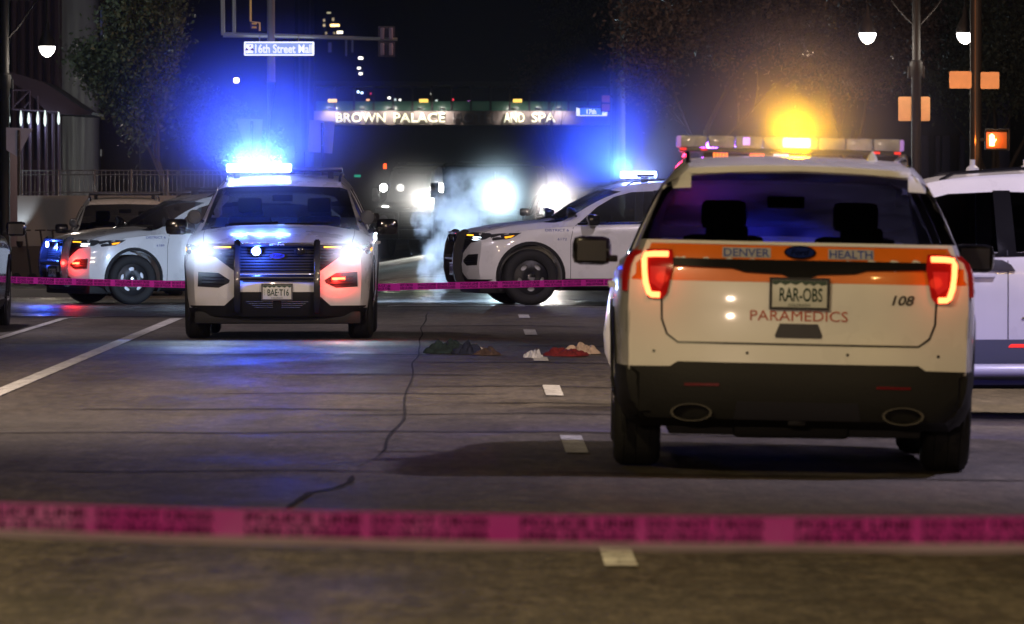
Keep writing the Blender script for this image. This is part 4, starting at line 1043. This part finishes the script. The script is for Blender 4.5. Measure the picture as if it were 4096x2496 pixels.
sign_board('street_sign', 'orange-lit upright sign panel on the two-globe lamp post', 3593, 387, 3720, 484, 142.25, SIGNB, group='plain sign panels on the right poles')
# signal pole with walk signal
Yp = 139; pS = at(3903, 0, Yp)
sp = thing('signal_pole', 'black signal pole near the right edge with steel bands and a pedestrian signal', 'signal pole', (pS.x, Yp, 0))
lathe('pole', POLE, sp, [(.2, 0), (.19, .4), (.115, .5), (.115, 8)], (0, 0, 0), 'z', 18)
tube('conduit', mat('copper_edge', (.35, .20, .12), .3, .6), sp, [(-.02, -.125, .5), (-.02, -.125, 8)], .012, 6)
for py in (293, 345, 378, 430, 530, 580):
    z = at(0, py, Yp).z; lathe('steel_band', STEEL, sp, [(.119, z), (.124, z), (.124, z + .02), (.119, z + .02)], (0, 0, 0), 'z', 18)
flat_text('pole_number', '91', .10, .09, mat('yellow_print', (.6, .35, .05), .5, emit=(1, .6, .1), es=.5), sp, (-.06, -.13, at(0, 693, Yp).z), (R(90), 0, 0), .01)
q = at(3938, 516, Yp); q2 = at(4034, 602, Yp); x0, x1, z1, z0 = q.x - pS.x, q2.x - pS.x, q.z, q2.z
hs = box('signal_housing', PLAST, sp, x0, x1, -.22, -.02, z0, z1, .025)
box('signal_arm', PLAST, hs, .08, x0 + .03, -.12, -.06, (z0 + z1) / 2 - .03, (z0 + z1) / 2 + .03, .005)
box('signal_face', mat('signal_face', (.30, .07, .01), .4, emit=(1, .25, .02), es=.12), hs, x0 + .02, x1 - .05, -.228, -.221, z0 + .04, z1 - .06, .003)
for zz, ww in ((z1 - .02, .012), (z0 + .01, .012)): box('signal_visor', PLAST, hs, x0, x1, -.34, -.22, zz, zz + ww, .003)
box('signal_visor', PLAST, hs, x1 - .015, x1, -.34, -.22, z0, z1, .003)
HAND = emat('hand_glow', (1, .55, .22), 7)
hx, hz = x0 + .135, (z0 + z1) / 2 - .01
hb = bmesh.new(); abox(hb, hx - .055, hx + .045, -.236, -.230, hz - .115, hz + .02, .003)
for i, (dx, tp) in enumerate(((-.046, .10), (-.019, .125), (.008, .12), (.034, .095))): abox(hb, hx + dx - .010, hx + dx + .010, -.236, -.230, hz + .0, hz + tp, .003)
abox(hb, hx + .045, hx + .065, -.236, -.230, hz - .065, hz + .03, .003, Matrix.Rotation(R(35), 3, 'Y'))
frombm('hand_symbol', hb, HAND, hs)
plight('hand_lamp', (hx, -.32, hz), (1, .32, .04), 12, .05, sp)
sign_board('street_sign', 'left one of the two orange-lit panels on the signal pole', 3797, 285, 3886, 354, 138.8, SIGNB, group='plain sign panels on the right poles')
sign_board('street_sign', 'right one of the two orange-lit panels on the signal pole', 3922, 288, 3997, 356, 138.8, SIGNB, group='plain sign panels on the right poles')

# mast arm with street name sign and signal backs
Ym = 128
PIPE = mat('galvanised_pipe', (.35, .40, .42), .35, .4)
ma = thing('signal_mast', 'pale pipe frame and long mast arm carrying the street name sign', 'signal mast', (at(893, 0, Ym).x, Ym, 0))
def L_(px, py, dy=0): p = at(px, py, Ym); return (p.x - at(893, 0, Ym).x, dy, p.z)
tube('mast_pipe', PIPE, ma, [L_(890, -160), L_(893, 141)], .04, 8); tube('mast_pipe', PIPE, ma, [L_(937, -160), L_(937, 138)], .035, 8)
tube('mast_arm', PIPE, ma, [L_(893, 139), L_(1200, 146), L_(1590, 158)], [.05, .04, .03], 8)
tube('mast_post', mat('grey_mast', (.12, .13, .16), .45), ma, [L_(1062, 760), L_(1085, 330), L_(1084, -160)], [.09, .08, .07], 10)
sgn = thing('street_name_sign', 'lit street name sign reading 16th Street Mall on the mast arm', 'street sign', at(1117, 195, Ym - .3))
h2, w2 = 28 / F * Ym, 140 / F * Ym
SB = mat('sign_blue_glow', (.10, .19, .55), .4, emit=(.42, .55, 1), es=.62); SWH = mat('sign_white_glow', (.8, .8, .85), .4, emit=(.9, .92, 1), es=1.1)  # emission put in for light the sign only reflects back
prism('sign_border', SWH, sgn, rrect(-w2, w2, -h2, h2, .02), .03, 'xz', 0); prism('sign_panel', SB, sgn, rrect(-w2 + .03, w2 - .03, -h2 + .025, h2 - .025, .01), -.01, 'xz', -.001)
flat_text('sign_text', '16th Street Mall', w2 * 1.63, h2 * 1.25, SWH, sgn, (w2 * .135, -.014, -.002), (R(90), 0, 0), .014, 0, .003)
prism('city_logo_field', SWH, sgn, rrect(-w2 * .94, -w2 * .74, -h2 * .62, h2 * .62, .01), -.004, 'xz', -.012)
for dx in (-.05, .045): prism('city_logo', mat('logo_purple', (.2, .02, .35), .4), sgn, [(-w2 * .84 + dx - .04, -.035), (-w2 * .84 + dx + .04, -.035), (-w2 * .84 + dx, .02)], -.003, 'xz', -.017)
lathe('city_logo_sun', MATS['logo_purple'], sgn, [(.004, -.017), (.018, -.018), (.018, -.02), (.004, -.021)], (-w2 * .84 + .01, 0, .045), 'y', 10)
for dx in (-.35, .35): tube('sign_hanger', PIPE, sgn, [(dx, .02, h2), (dx, .02, h2 + .13)], .012, 6)
def signal_back(label, px0, py0, px1, py1, Y, cols=2, m=None):
    p0 = at(px0, py1, Y); p1 = at(px1, py0, Y); t = thing('traffic_signal', label, 'traffic signal', ((p0.x + p1.x) / 2, Y, (p0.z + p1.z) / 2))
    w2, h2 = (p1.x - p0.x) / 2, (p1.z - p0.z) / 2; m = m or mat('signal_metal', (.20, .16, .26), .6)
    prism('backplate', mat('signal_backplate', (.05, .04, .07), .6), t, rrect(-w2, w2, -h2, h2, .02), .01, 'xz', 0)
    for c in range(cols):
        for r_ in range(2):
            xa = -w2 + 2 * w2 * c / cols; za = -h2 + h2 * r_
            box('signal_section', m, t, xa + .04, xa + 2 * w2 / cols - .04, -.16, -.002, za + .03, za + h2 - .03, .02)
    return t
signal_back('dark traffic signal head seen from behind at the end of the mast arm', 1513, 105, 1581, 228, 128)
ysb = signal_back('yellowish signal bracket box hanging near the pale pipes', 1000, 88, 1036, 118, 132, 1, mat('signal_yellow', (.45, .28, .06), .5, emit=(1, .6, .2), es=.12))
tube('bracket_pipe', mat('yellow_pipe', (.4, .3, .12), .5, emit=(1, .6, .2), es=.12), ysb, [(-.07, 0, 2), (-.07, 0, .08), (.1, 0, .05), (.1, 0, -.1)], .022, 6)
PURP = mat('grey_sign_back', (.30, .27, .36), .5, var=.08, vscale=4)
def posted_sign(name, label, outline_px, Y, pole_px, m=PURP, zb=0, rot=0):
    cx_ = sum(p[0] for p in outline_px) / len(outline_px); base = at(pole_px, 0, Y)
    t = thing(name, label, 'sign', (base.x, Y, zb)); pts = []
    for px, py in outline_px: q = at(px, py, Y); pts.append((q.x - base.x, q.z - zb))
    prism('sign_panel', m, t, pts, .01, 'xz', 0)
    top = max(p[1] for p in pts); tube('sign_post', STEEL, t, [(0, -.03, 0), (0, -.03, top - .05)], .028, 8)
    for f_ in (.25, .75):
        zt_ = min(p[1] for p in pts) + (top - min(p[1] for p in pts)) * f_; lathe('bolt', CHROME, t, [(.002, -.035), (.012, -.038), (.012, -.046), (.002, -.048)], (0, -.02, zt_), 'y', 8)
    return t
posted_sign('square_sign', 'tilted grey sign back between the mast and the hotel lettering', [(1238, 480), (1340, 486), (1329, 615), (1232, 606)], 122, 1290, PURP, -.1)
posted_sign('yield_sign', 'inverted triangle sign back above the glowing blue light bar', [(945, 474), (1052, 477), (1045, 560), (1010, 590), (975, 575)], 134, 1008, mat('blue_grey_back', (.16, .18, .30), .5), -.1)
posted_sign('yield_sign', 'pale inverted triangle sign back beside the left lamp post', [(26, 510), (133, 514), (72, 628), (26, 600)], 146, 76, PURP, -.15)
# 17th street sign and its signal pole
Y17 = 205
s17 = thing('street_name_sign', 'far blue street name sign reading 17th with a small block after it', 'street sign', at(2367, 447, Y17))
w2, h2 = 62 / F * Y17, 17 / F * Y17
prism('sign_border', SWH, s17, rrect(-w2, w2, -h2, h2, .02), .03, 'xz', 0); prism('sign_panel', mat('sign_blue_deep', (.03, .10, .5), .4, emit=(.08, .22, 1), es=.8), s17, rrect(-w2 + .1, w2 - .14, -h2 + .025, h2 - .025, .01), -.01, 'xz', -.001)
flat_text('sign_text', '17th', w2 * .62, h2 * 1.15, SWH, s17, (-.01, -.014, 0), (R(90), 0, 0), .03, 0, .003)
flat_text('sign_text', 'St', .12, h2 * .7, SB, s17, (w2 - .075, -.006, 0), (R(90), 0, 0), .02, 0, .003)
pm = thing('signal_mast', 'grey far mast pole rising behind the right blue light bar', 'signal mast', (at(2476, 0, Y17).x, Y17, 0))
tube('mast_post', mat('grey_mast', (.12, .13, .16), .45), pm, [(0, 0, 0), (0, 0, at(0, -100, Y17).z)], .11, 10)
tube('mast_arm', MATS['grey_mast'], pm, [(0, 0, at(0, 428, Y17).z), (-1.2, 0, at(0, 428, Y17).z)], .04, 8)
sb = signal_back('reddish far signal head beside the 17th street sign', 2402, 378, 2466, 448, 203, 1, mat('signal_red_back', (.30, .10, .09), .5, emit=(1, .25, .15), es=.10))
# distant lamps
def dot(name, label, px, py, Y, wpx, hpx, col, s_, cat='lamp', group='far lights down the street'):
    o = at(px, py, Y); t = bmesh.new(); k = Y / F / 2; abox(t, -wpx * k, wpx * k, -.05, .05, -hpx * k, hpx * k, min(wpx, hpx) * k * .45)
    ob = frombm(name, t, emat('e_%s_%d' % (name, int(s_ * 10 + col[0] * 100 + col[1] * 1000)), col, s_), None); ob.location = o
    return tag(ob, label, cat, group)
dot('far_signal_light', 'far cyan-green signal light left of the paramedic beacon', 2597, 500, 230, 12, 24, (.0, .8, .65), 1.6)
dot('far_signal_light', 'far orange signal light on the mast pole', 2465, 537, 230, 14, 16, (1, .35, .05), 3)
dot('far_signal_light', 'far red-orange hand signal above the black SUV', 1540, 665, 230, 12, 20, (1, .09, .01), 3)
dot('far_signal_light', 'faint green far light above the black SUV', 1430, 704, 232, 26, 9, (.02, .5, .3), .7)
dot('far_signal_light', 'far pinkish lamp right above the blue light bar', 1088, 637, 230, 12, 14, (1, .4, .5), 5)
dot('far_street_light', 'small white far light at the top left of the mast arm', 1124, 90, 260, 24, 10, (1, .9, .75), 6)
dot('far_street_light', 'bright far light seen through the left tree leaves', 946, 322, 200, 22, 20, (1, .85, .65), 5)

# ------------------------------------------------------------------ hotel bridge
Yb = 255; kb = Yb / F
br = thing('hotel_bridge', 'covered footbridge over the street with lit hotel lettering', 'bridge', (0, Yb, 0))
FAS = mat('bridge_fascia', (.34, .29, .27), .7, var=.12, vscale=3)
zt_, zb_ = at(0, 444, Yb).z, at(0, 500, Yb).z
box('fascia', FAS, br, at(1000, 0, Yb).x, at(2900, 0, Yb).x, 0, .5, zb_, zt_, .02)
box('deck', mat('bridge_dark', (.05, .05, .06), .7), br, at(1000, 0, Yb).x, at(2900, 0, Yb).x, .5, 4.5, zb_, zb_ + .3, .02)
box('roof', MATS['bridge_dark'], br, at(1000, 0, Yb).x, at(2900, 0, Yb).x, .1, 4.5, at(0, 345, Yb).z, at(0, 325, Yb).z, .02)
gwin = mat('green_bridge_window', (.05, .12, .09), .3, emit=(.06, .20, .12), es=.07)
for i in range(16):
    xa = at(1260 + i * 78, 0, Yb).x; box('window', gwin, br, xa + .03, xa + 78 * kb - .03, .22, .26, zt_ + .01, at(0, 405, Yb).z, .004)
    box('mullion', MATS['bridge_dark'], br, xa - .035, xa + .035, .16, .3, zt_ + .003, at(0, 345, Yb).z, .004)
LIT = mat('lit_letter', (.8, .8, .6), .4, emit=(1, .98, .72), es=1.0); UNLIT = mat('unlit_letter', (.35, .33, .33), .4)
for tx, xa, xb, mt_ in (('BROWN', 1345, 1542, LIT), ('PALACE', 1575, 1780, LIT), ('HOTEL', 1812, 1990, UNLIT), ('AND', 2015, 2098, LIT), ('SPA', 2126, 2222, LIT)):
    flat_text('letters', tx, (xb - xa) * kb, 38 * kb, mt_, br, (at((xa + xb) / 2, 0, Yb).x, -.08, at(0, 471, Yb).z), (R(90), 0, 0), .012, 0, .06)
for px in (1325, 1450, 1560, 1680, 1770, 2055, 2150, 2235):
    box('wall_washer', STEEL, br, at(px, 0, Yb).x - .1, at(px, 0, Yb).x + .1, -.5, -.42, zt_ + .04, zt_ + .1, .01)
    plight('washer_lamp', (at(px, 0, Yb).x, -.42, zt_ + .02), (1, .86, .78), 26, .04, br, 'SPOT', (at(px, 0, Yb).x, .1, zb_ + .15), 150, .8)
for px in (1330, 1695, 2070):
    p = at(px, 403, Yb); t = box('yellow_lamp', emat('yellow_lamp', (1, .62, .12), 1.6), br, p.x - .16, p.x + .16, -.05, .05, p.z - .06, p.z + .06, .02)

# ------------------------------------------------------------------ buildings
FLUT = mat('fluted_stone', (.10, .08, .13), .8, bump=.2, bscale=6, var=.15, vscale=.6)
DARKB = mat('dark_facade', (.035, .035, .05), .6, var=.3, vscale=.3)
def building(name, label, x0, x1, y0, y1, z1, m, flutes=None, wins=()):
    t = thing(name, label, 'building', (x0, y0, 0)); box('wall', m, t, 0, x1 - x0, 0, y1 - y0, -.5, z1, .03)
    if flutes:
        fx = 0
        while fx < x1 - x0 - flutes: 
            box('flute', m, t, fx + flutes * .2, fx + flutes * .75, -.22, -.003, 2.4, z1 - .5, .03); fx += flutes
    for (wx0, wx1, wz0, wz1, wm) in wins:
        fr = box('window', STEEL, t, wx0 - x0 - .05, wx1 - x0 + .05, -.05, .0, wz0 - .05, wz1 + .05, .005); box('pane', wm, fr, wx0 - x0, wx1 - x0, -.065, -.051, wz0, wz1, .002)
    return t
A = lambda px, Y: at(px, 0, Y).x
DW = mat('dim_window', (.04, .05, .10), .3, emit=(.1, .15, .4), es=.10)
p0, p1 = at(328, 120, 168), at(412, 10, 168)
building('fluted_building', 'pale fluted stone building at the left edge behind the lamp', A(45, 168), A(250, 168), 168, 185, 22, FLUT, .20)
building('dark_building', 'dark office block behind the left tree with one dim blue window', A(250, 185), A(560, 185), 185, 210, 30, DARKB, None,
         [(A(332, 185), A(412, 185), at(0, 205, 185).z, at(0, 30, 185).z, DW), (A(490, 185), A(500, 185), at(0, 325, 185).z, at(0, 255, 185).z, emat('orange_window', (1, .6, .25), 1.6)),
          (A(335, 185), A(408, 185), at(0, 625, 185).z, at(0, 598, 185).z, mat('grey_window', (.2, .2, .2), .4, emit=(.6, .62, .6), es=.12))])
building('dark_tower', 'tall dark tower further back behind the left tree', A(560, 215), A(1180, 215), 215, 240, 40, DARKB)
lw = lambda c, s: emat('win_%d_%d' % (int(c[2] * 100), int(s * 10)), c, s)
wins = []  # lit windows, with far traffic and signal lights built as panes
for (px, py, w_, h_, c_, s_) in ((1340, 102, 36, 9, (1, .62, .22), 5), (1360, 130, 22, 9, (1, .85, .6), 5), (1316, 52, 16, 6, (.9, .8, .5), .6), (1297, 82, 8, 10, (.9, .7, .4), .5), (1297, 102, 9, 10, (.9, .7, .4), .7), (1333, 78, 8, 12, (.9, .7, .4), .5), (1305, 133, 8, 10, (.9, .7, .4), .4), (1338, 133, 8, 8, (.9, .7, .4), .4),
        (1443, 233, 17, 9, (1, .93, .8), 5), (1436, 273, 12, 7, (1, .93, .8), 4), (1443, 295, 13, 8, (1, .93, .8), 4), (1433, 368, 8, 8, (.6, .8, 1), 4), (1448, 372, 9, 7, (.6, .8, 1), 4), (1426, 340, 6, 5, (1, .05, .1), 2), (1541, 346, 7, 6, (1, .05, .1), 2.5), (1483, 375, 5, 8, (1, .05, .1), .8), (1557, 392, 11, 8, (1, .95, .85), 3), (1581, 399, 7, 9, (.8, .9, .9), 1), (1600, 400, 7, 7, (1, .95, .85), 3), (1472, 400, 13, 6, (1, .5, .25), 2), (1479, 420, 8, 8, (1, .95, .85), 3), (1727, 376, 7, 7, (1, .95, .85), 2), (1746, 403, 9, 7, (.8, .9, .85), 1), (1811, 399, 8, 7, (1, .05, .1), 1.5), (1875, 408, 9, 7, (.8, .2, .9), 1.5), (2206, 357, 12, 6, (.9, .5, .3), .8), (1320, 190, 14, 40, (.35, .35, .5), .06), (1385, 190, 8, 70, (.35, .35, .5), .06), (1410, 180, 8, 60, (.35, .35, .5), .06)):
    k = 420 / F; c = at(px, py, 420); wins.append((c.x - w_ * k / 2, c.x + w_ * k / 2, c.z - h_ * k / 2, c.z + h_ * k / 2, lw(c_, s_)))
building('distant_tower', 'distant dark tower block with scattered lit windows and far traffic lights above the hotel lettering', A(1180, 420), A(2500, 420), 420, 450, 60, mat('far_facade', (.02, .02, .03), .7), None, wins)
cols = building('colonnade_building', 'dark building with pale tall columns behind the right trees', A(2500, 175), A(4400, 175), 175, 195, 35, DARKB, None,
    [(A(3960, 175), A(4040, 175), at(0, 262, 175).z, at(0, 245, 175).z, emat('warm_window', (1, .95, .8), 2.5)), (A(3205, 175), A(3252, 175), at(0, 226, 175).z, at(0, 202, 175).z, emat('warm_window', (1, .95, .8), 2.5)), (A(3548, 175), A(3580, 175), at(0, 240, 175).z, at(0, 225, 175).z, emat('warm_window', (1, .95, .8), 2.5))])
for px, wpx in ((3700, 30), (3752, 16), (3785, 34), (3850, 20), (4015, 52)):
    xx = A(px, 172) - A(2500, 175); box('column', FLUT, cols, xx - wpx * 172 / F / 2, xx + wpx * 172 / F / 2, -3, -2.5, -.3, 8 if px > 4000 else 3.0, .04)
# canopy with truss at the left building
cn = thing('entrance_canopy', 'sloping dark canopy on a pale truss with small lamps under it', 'canopy', (A(150, 158), 158, 0))
def K(px, py): q = at(px, py, 158); return (q.x - A(150, 158), 0, q.z)
zz = lambda px, py, y=0: Vector(K(px, py)) + Vector((0, y, 0))
prism('canopy_roof', mat('canopy_fabric', (.07, .05, .09), .7, bump=.2), cn, [(K(a_, b_)[0], K(a_, b_)[2]) for a_, b_ in ((45, 290), (100, 305), (180, 330), (235, 365), (290, 405), (345, 440), (378, 450), (370, 460), (330, 462), (200, 455), (120, 370), (50, 330))], 5, 'xz', -.5)
TR_ = mat('truss_paint', (.16, .13, .22), .6)
for a_, b_ in (((55, 362), (128, 364)), ((55, 438), (235, 448)), ((60, 430), (128, 364)), ((128, 364), (128, 440)), ((60, 362), (60, 440)), ((160, 385), (160, 440)), ((105, 432), (128, 405))): tube('truss_bar', TR_, cn, [zz(*a_, -.6), zz(*b_, -.6)], .022, 6)
for px in (92, 125, 160, 190, 218, 242): tube('canopy_post', TR_, cn, [zz(px, 455, -.4), Vector((K(px, 0)[0], -.4, -.1))], .035, 8)
for px, hp_ in ((45, 26), (93, 34), (124, 26), (160, 30), (189, 36), (243, 28)):
    q = zz(px, 475, -.7); l = lathe('canopy_lamp', emat('canopy_lamp', (.85, 1, .95), 1.3), cn, [(.01, hp_ * .005), (.03, 0), (.028, -hp_ * .003), (.008, -hp_ * .005)], q, 'z', 10)
plight('canopy_glow', zz(150, 500, -.5), (.7, .75, 1), 8, .3, cn)
# white retaining wall with railing, uplit at its left end
YW = 136
rw = thing('retaining_wall', 'low pale retaining wall with its shade built as a dark foot behind the left police SUVs', 'wall', (A(70, YW), YW, 0))
wl = A(1000, YW) - A(70, YW)
box('wall_face', mat('wall_plaster', (.24, .24, .25), .8, bump=.25, bscale=5, var=.15, vscale=1.5), rw, 0, wl, 0, .3, at(0, 985, YW).z, at(0, 782, YW).z, .015)
box('wall_shade_foot', mat('foot_shade', (.05, .045, .045), .8), rw, -.1, wl, -.12, .3, -.5, at(0, 985, YW).z - .003, .01)  # dark box stands in for the shade below the wall
ul = lathe('uplight', STEEL, None, [(.03, 0), (.06, .04), (.07, .12), (.05, .12)], (A(84, YW), YW - .35, at(0, 985, YW).z - .02), 'z', 12); tag(ul, 'small uplight glowing at the left end of the pale wall', 'lamp')
plight('uplight_lamp', (A(84, YW), YW - .28, at(0, 985, YW).z + .14), (.85, .95, 1), 30, .03, None, 'SPOT', (A(84, YW), YW, at(0, 800, YW).z), 60, .8)
rl = thing('railing', 'thin metal railing on top of the pale retaining wall', 'railing', (A(85, YW), YW + .15, at(0, 782, YW).z)); RP = mat('railing_paint', (.10, .11, .14), .5)
rlen = A(960, YW) - A(85, YW); hh = 100 * YW / F
for z in (hh, hh - .08, .06): tube('rail', RP, rl, [(0, 0, z), (rlen, 0, z)], .014, 6)
bal = shared(lambda q_: atube(q_, [(0, 0, 0), (0, 0, hh)], .007, 5), RP); post = shared(lambda q_: atube(q_, [(0, 0, 0), (0, 0, hh + .02)], .02, 6), RP)
x = 0
while x < rlen: link('baluster', bal, None, rl, (x, 0, 0)); x += .085
x = 0
while x < rlen + .01: link('rail_post', post, None, rl, (x, 0, 0)); x += rlen / 6
# scooters by the wall
for i, (px, py) in enumerate(((130, 935), (190, 925), (238, 915))):
    YS = 130 + i * .5; b0 = at(px, 1010, YS); t = thing('scooter', ['leaning scooter nearest the uplight', 'middle scooter against the pale wall', 'scooter against the pale wall nearest the black SUV'][i], 'scooter', (b0.x, YS, -.12), R(70), 'scooters parked by the pale wall')
    for y_ in (0, .85): lathe('wheel', RUBBER, t, [(.05, -.02), (.11, -.025), (.12, 0), (.11, .025), (.05, .02)], (0, y_, .12), 'x', 16)
    box('deck', PLAST, t, -.07, .07, .12, .72, .12, .16, .01); tube('stem', PLAST, t, [(0, .02, .14), (0, .14, 1.02)], .02, 8); tube('handlebar', PLAST, t, [(-.22, .14, 1.02), (.22, .14, 1.02)], .014, 6)
# curved arch / dark door shape at the far left
building('corner_kiosk', 'narrow dark stone pier beside the left lamp post', A(20, 152), A(72, 152), 152, 153, 2.6, mat('pier_stone', (.16, .12, .14), .8, bump=.3))

# ------------------------------------------------------------------ trees
LEAF = {}
def leafmat(nm, c):
    return mat(nm, c, .55, var=.45, vscale=3)
BARK = mat('bark', (.07, .055, .045), .9, bump=.5, bscale=20)
def tree(name, label, base, h, spread, nleaf, lsize, lm, seed, crown_lo=.25, levels=4, trunk_r=.16, shape=1.0, group='street trees'):
    rnd = random.Random(seed); npr = np.random.RandomState(seed)
    t = thing(name, label, 'tree', base, 0, group); bm = bmesh.new(); tips = []
    def grow(p, d, ln, r, lv):
        pts = [p]; rs = [r]; q = p.copy(); dd = d.copy()
        for i in range(4):
            dd = (dd + Vector((rnd.uniform(-.16, .16), rnd.uniform(-.16, .16), rnd.uniform(-.05, .12)))).normalized(); q = q + dd * ln / 4; pts.append(q.copy()); rs.append(r * (1 - .13 * (i + 1)))
        atube(bm, pts, rs, 6 if lv < 2 else 4, False)
        if lv >= levels: tips.extend(pts[1:]); return
        nb = 3 if lv < 2 else rnd.choice((3, 4))
        for k in range(nb):
            a = rnd.uniform(0, 2 * math.pi); up = rnd.uniform(.25, .95) if lv else rnd.uniform(.6, 1.2)
            nd = (Vector((math.cos(a) * spread, math.sin(a) * spread, up * shape)) + dd * .8).normalized()
            grow(pts[rnd.choice((2, 3, 4))], nd, ln * rnd.uniform(.58, .78), rs[-1] * .72, lv + 1)
        if lv >= 2: tips.extend(pts[2:])
    grow(Vector((0, 0, 0)), Vector((0, 0, 1)), h * .36, trunk_r, 0)
    frombm('trunk', bm, BARK, t)
    T = np.array([tuple(p) for p in tips]); cen = T[npr.randint(0, len(T), nleaf)]
    pos = cen + npr.normal(0, .14 * h / 5, (nleaf, 3)) + npr.normal(0, .05, (nleaf, 3))
    k3 = pos[:, 2] > h * crown_lo; pos = pos[k3]; n = len(pos)
    a = npr.normal(size=(n, 3)); a /= np.linalg.norm(a, axis=1)[:, None]; b = np.cross(a, npr.normal(size=(n, 3))); b /= np.linalg.norm(b, axis=1)[:, None]
    s = lsize * npr.uniform(.6, 1.3, (n, 1)); V = np.stack([pos - a * s, pos + b * s * .5, pos + a * s, pos - b * s * .5], 1).reshape(-1, 3)
    me = bpy.data.meshes.new('foliage'); me.vertices.add(n * 4); me.vertices.foreach_set('co', V.ravel().astype(np.float32))
    me.loops.add(n * 4); me.loops.foreach_set('vertex_index', np.arange(n * 4)); me.polygons.add(n); me.polygons.foreach_set('loop_start', np.arange(n) * 4); me.polygons.foreach_set('loop_total', np.full(n, 4)); me.update()
    o = link('foliage', me, lm, t, smooth=False); return t
LG = leafmat('leaf_green', (.09, .115, .06)); LD = leafmat('leaf_dark', (.06, .075, .05)); LB = leafmat('leaf_brown', (.10, .07, .06))
tree('street_tree', 'leafy street tree left of the mast arm, its top catching pale lamp light', (A(700, 145), 145, -.1), 6.6, .75, 34000, .055, LG, 3, .22, 4, .12)
tree('street_tree', 'smaller leafy tree behind the glowing blue light bar', (A(900, 155), 155, -.1), 4.6, .85, 14000, .05, LD, 8, .2, 4, .1)
tree('bare_tree', 'large twiggy tree left of the two-globe lamp', (A(2850, 152), 152, 0), 8.2, .95, 20000, .055, LB, 11, .2, 5, .16, .8)
tree('bare_tree', 'large twiggy tree behind the two-globe lamp', (A(3400, 158), 158, 0), 8.4, .95, 22000, .055, LB, 14, .2, 5, .17, .8)
tree('bare_tree', 'dark tree at the right edge behind the signal pole', (A(4010, 162), 162, 0), 8.6, .9, 24000, .05, LD, 21, .25, 5, .16, .8)
tree('bare_tree', 'dark tree at the top centre right over the far street sign', (A(2720, 225), 225, 0), 9.0, .7, 20000, .05, LD, 25, .35, 5, .15, .8)
tree('street_tree', 'round far shrub-like tree above the hotel bridge', (A(2290, 250), 250, 0), 8.6, .6, 6000, .06, LB, 31, .6, 4, .12)

# ------------------------------------------------------------------ street lamps added out of view to light the street
PLACE = {(-6.5, 26): 'left of the near lane before the paramedic SUV', (8.2, 20): 'right of the road nearest the foreground tape', (-9.3, 84): 'on the left kerb level with the far tape', (8.6, 88): 'on the right kerb before the crossing',
         (-9.3, 52): 'on the left kerb between tape and police SUV', (8.6, 57): 'on the right kerb past the white SUV', (-9.4, -28): 'behind the camera on the left kerb', (9.0, 43.5): 'on the right kerb next to the white SUV', (11.0, 127): 'right corner of the crossing', (-12, 118): 'left corner of the crossing', (-13.5, 139): 'behind the pale wall by the left street tree'}
for x_, y_, pw, lc in ((-6.5, 26, 3300, (1, .76, .40)), (8.2, 20, 1500, (1, .66, .22)), (-9.3, 84, 1900, (1, .84, .92)), (8.6, 88, 1900, (1, .82, .90)), (-9.3, 52, 6000, (1, .76, .56)), (8.6, 57, 4500, (1, .76, .56)), (-9.4, -28, 17000, (1, .72, .52)), (9.0, 43.5, 3400, (.80, .70, 1)), (11.0, 127, 6500, (1, .52, .28)), (-12, 118, 1000, (1, .85, .75)), (-13.5, 139, 450, (.75, .88, 1))):
    t = thing('street_lamp', 'unseen street lamp added for its light, ' + PLACE[(x_, y_)], 'street lamp', (x_, y_, 0), 0, 'added street lamps out of view'); s = 1 if x_ < 0 else -1
    lathe('pole', POLE, t, [(.14, 0), (.09, .6), (.07, 8.3)], (0, 0, 0), 'z', 12); tube('lamp_arm', POLE, t, [(0, 0, 8.2), (s * 1.8, 0, 8.4)], .04, 8)
    hd = box('lamp_head', POLE, t, s * 1.8 - .25, s * 1.8 + .25, -.15, .15, 8.32, 8.45, .02)
    plight('street_lamp_light', (s * 1.8, 0, 8.2), lc, pw, .18, t, 'SPOT', (s * 1.8 + s * 1.5, 3 if y_ > -20 else 30, 0), 150, .6)

# ------------------------------------------------------------------ haze
if HAZE:
    hz_ = bmesh.new(); abox(hz_, -70, 70, -65, 470, -2, 66, 0); ho = frombm('haze', hz_, None, None, smooth=False)
    m = bpy.data.materials.new('haze'); m.use_nodes = True; n = m.node_tree; n.nodes.clear(); m.cycles.volume_sampling = 'EQUIANGULAR'
    out = n.nodes.new('ShaderNodeOutputMaterial'); pv = n.nodes.new('ShaderNodeVolumePrincipled'); pv.inputs['Color'].default_value = (.9, .92, 1, 1)
    pv.inputs['Density'].default_value = .00006; pv.inputs['Anisotropy'].default_value = .75; n.links.new(pv.outputs[0], out.inputs['Volume'])
    ho.data.materials.append(m); ho['kind'] = 'stuff'; ho['label'] = 'thin night haze over the whole street'; ho['category'] = 'haze'
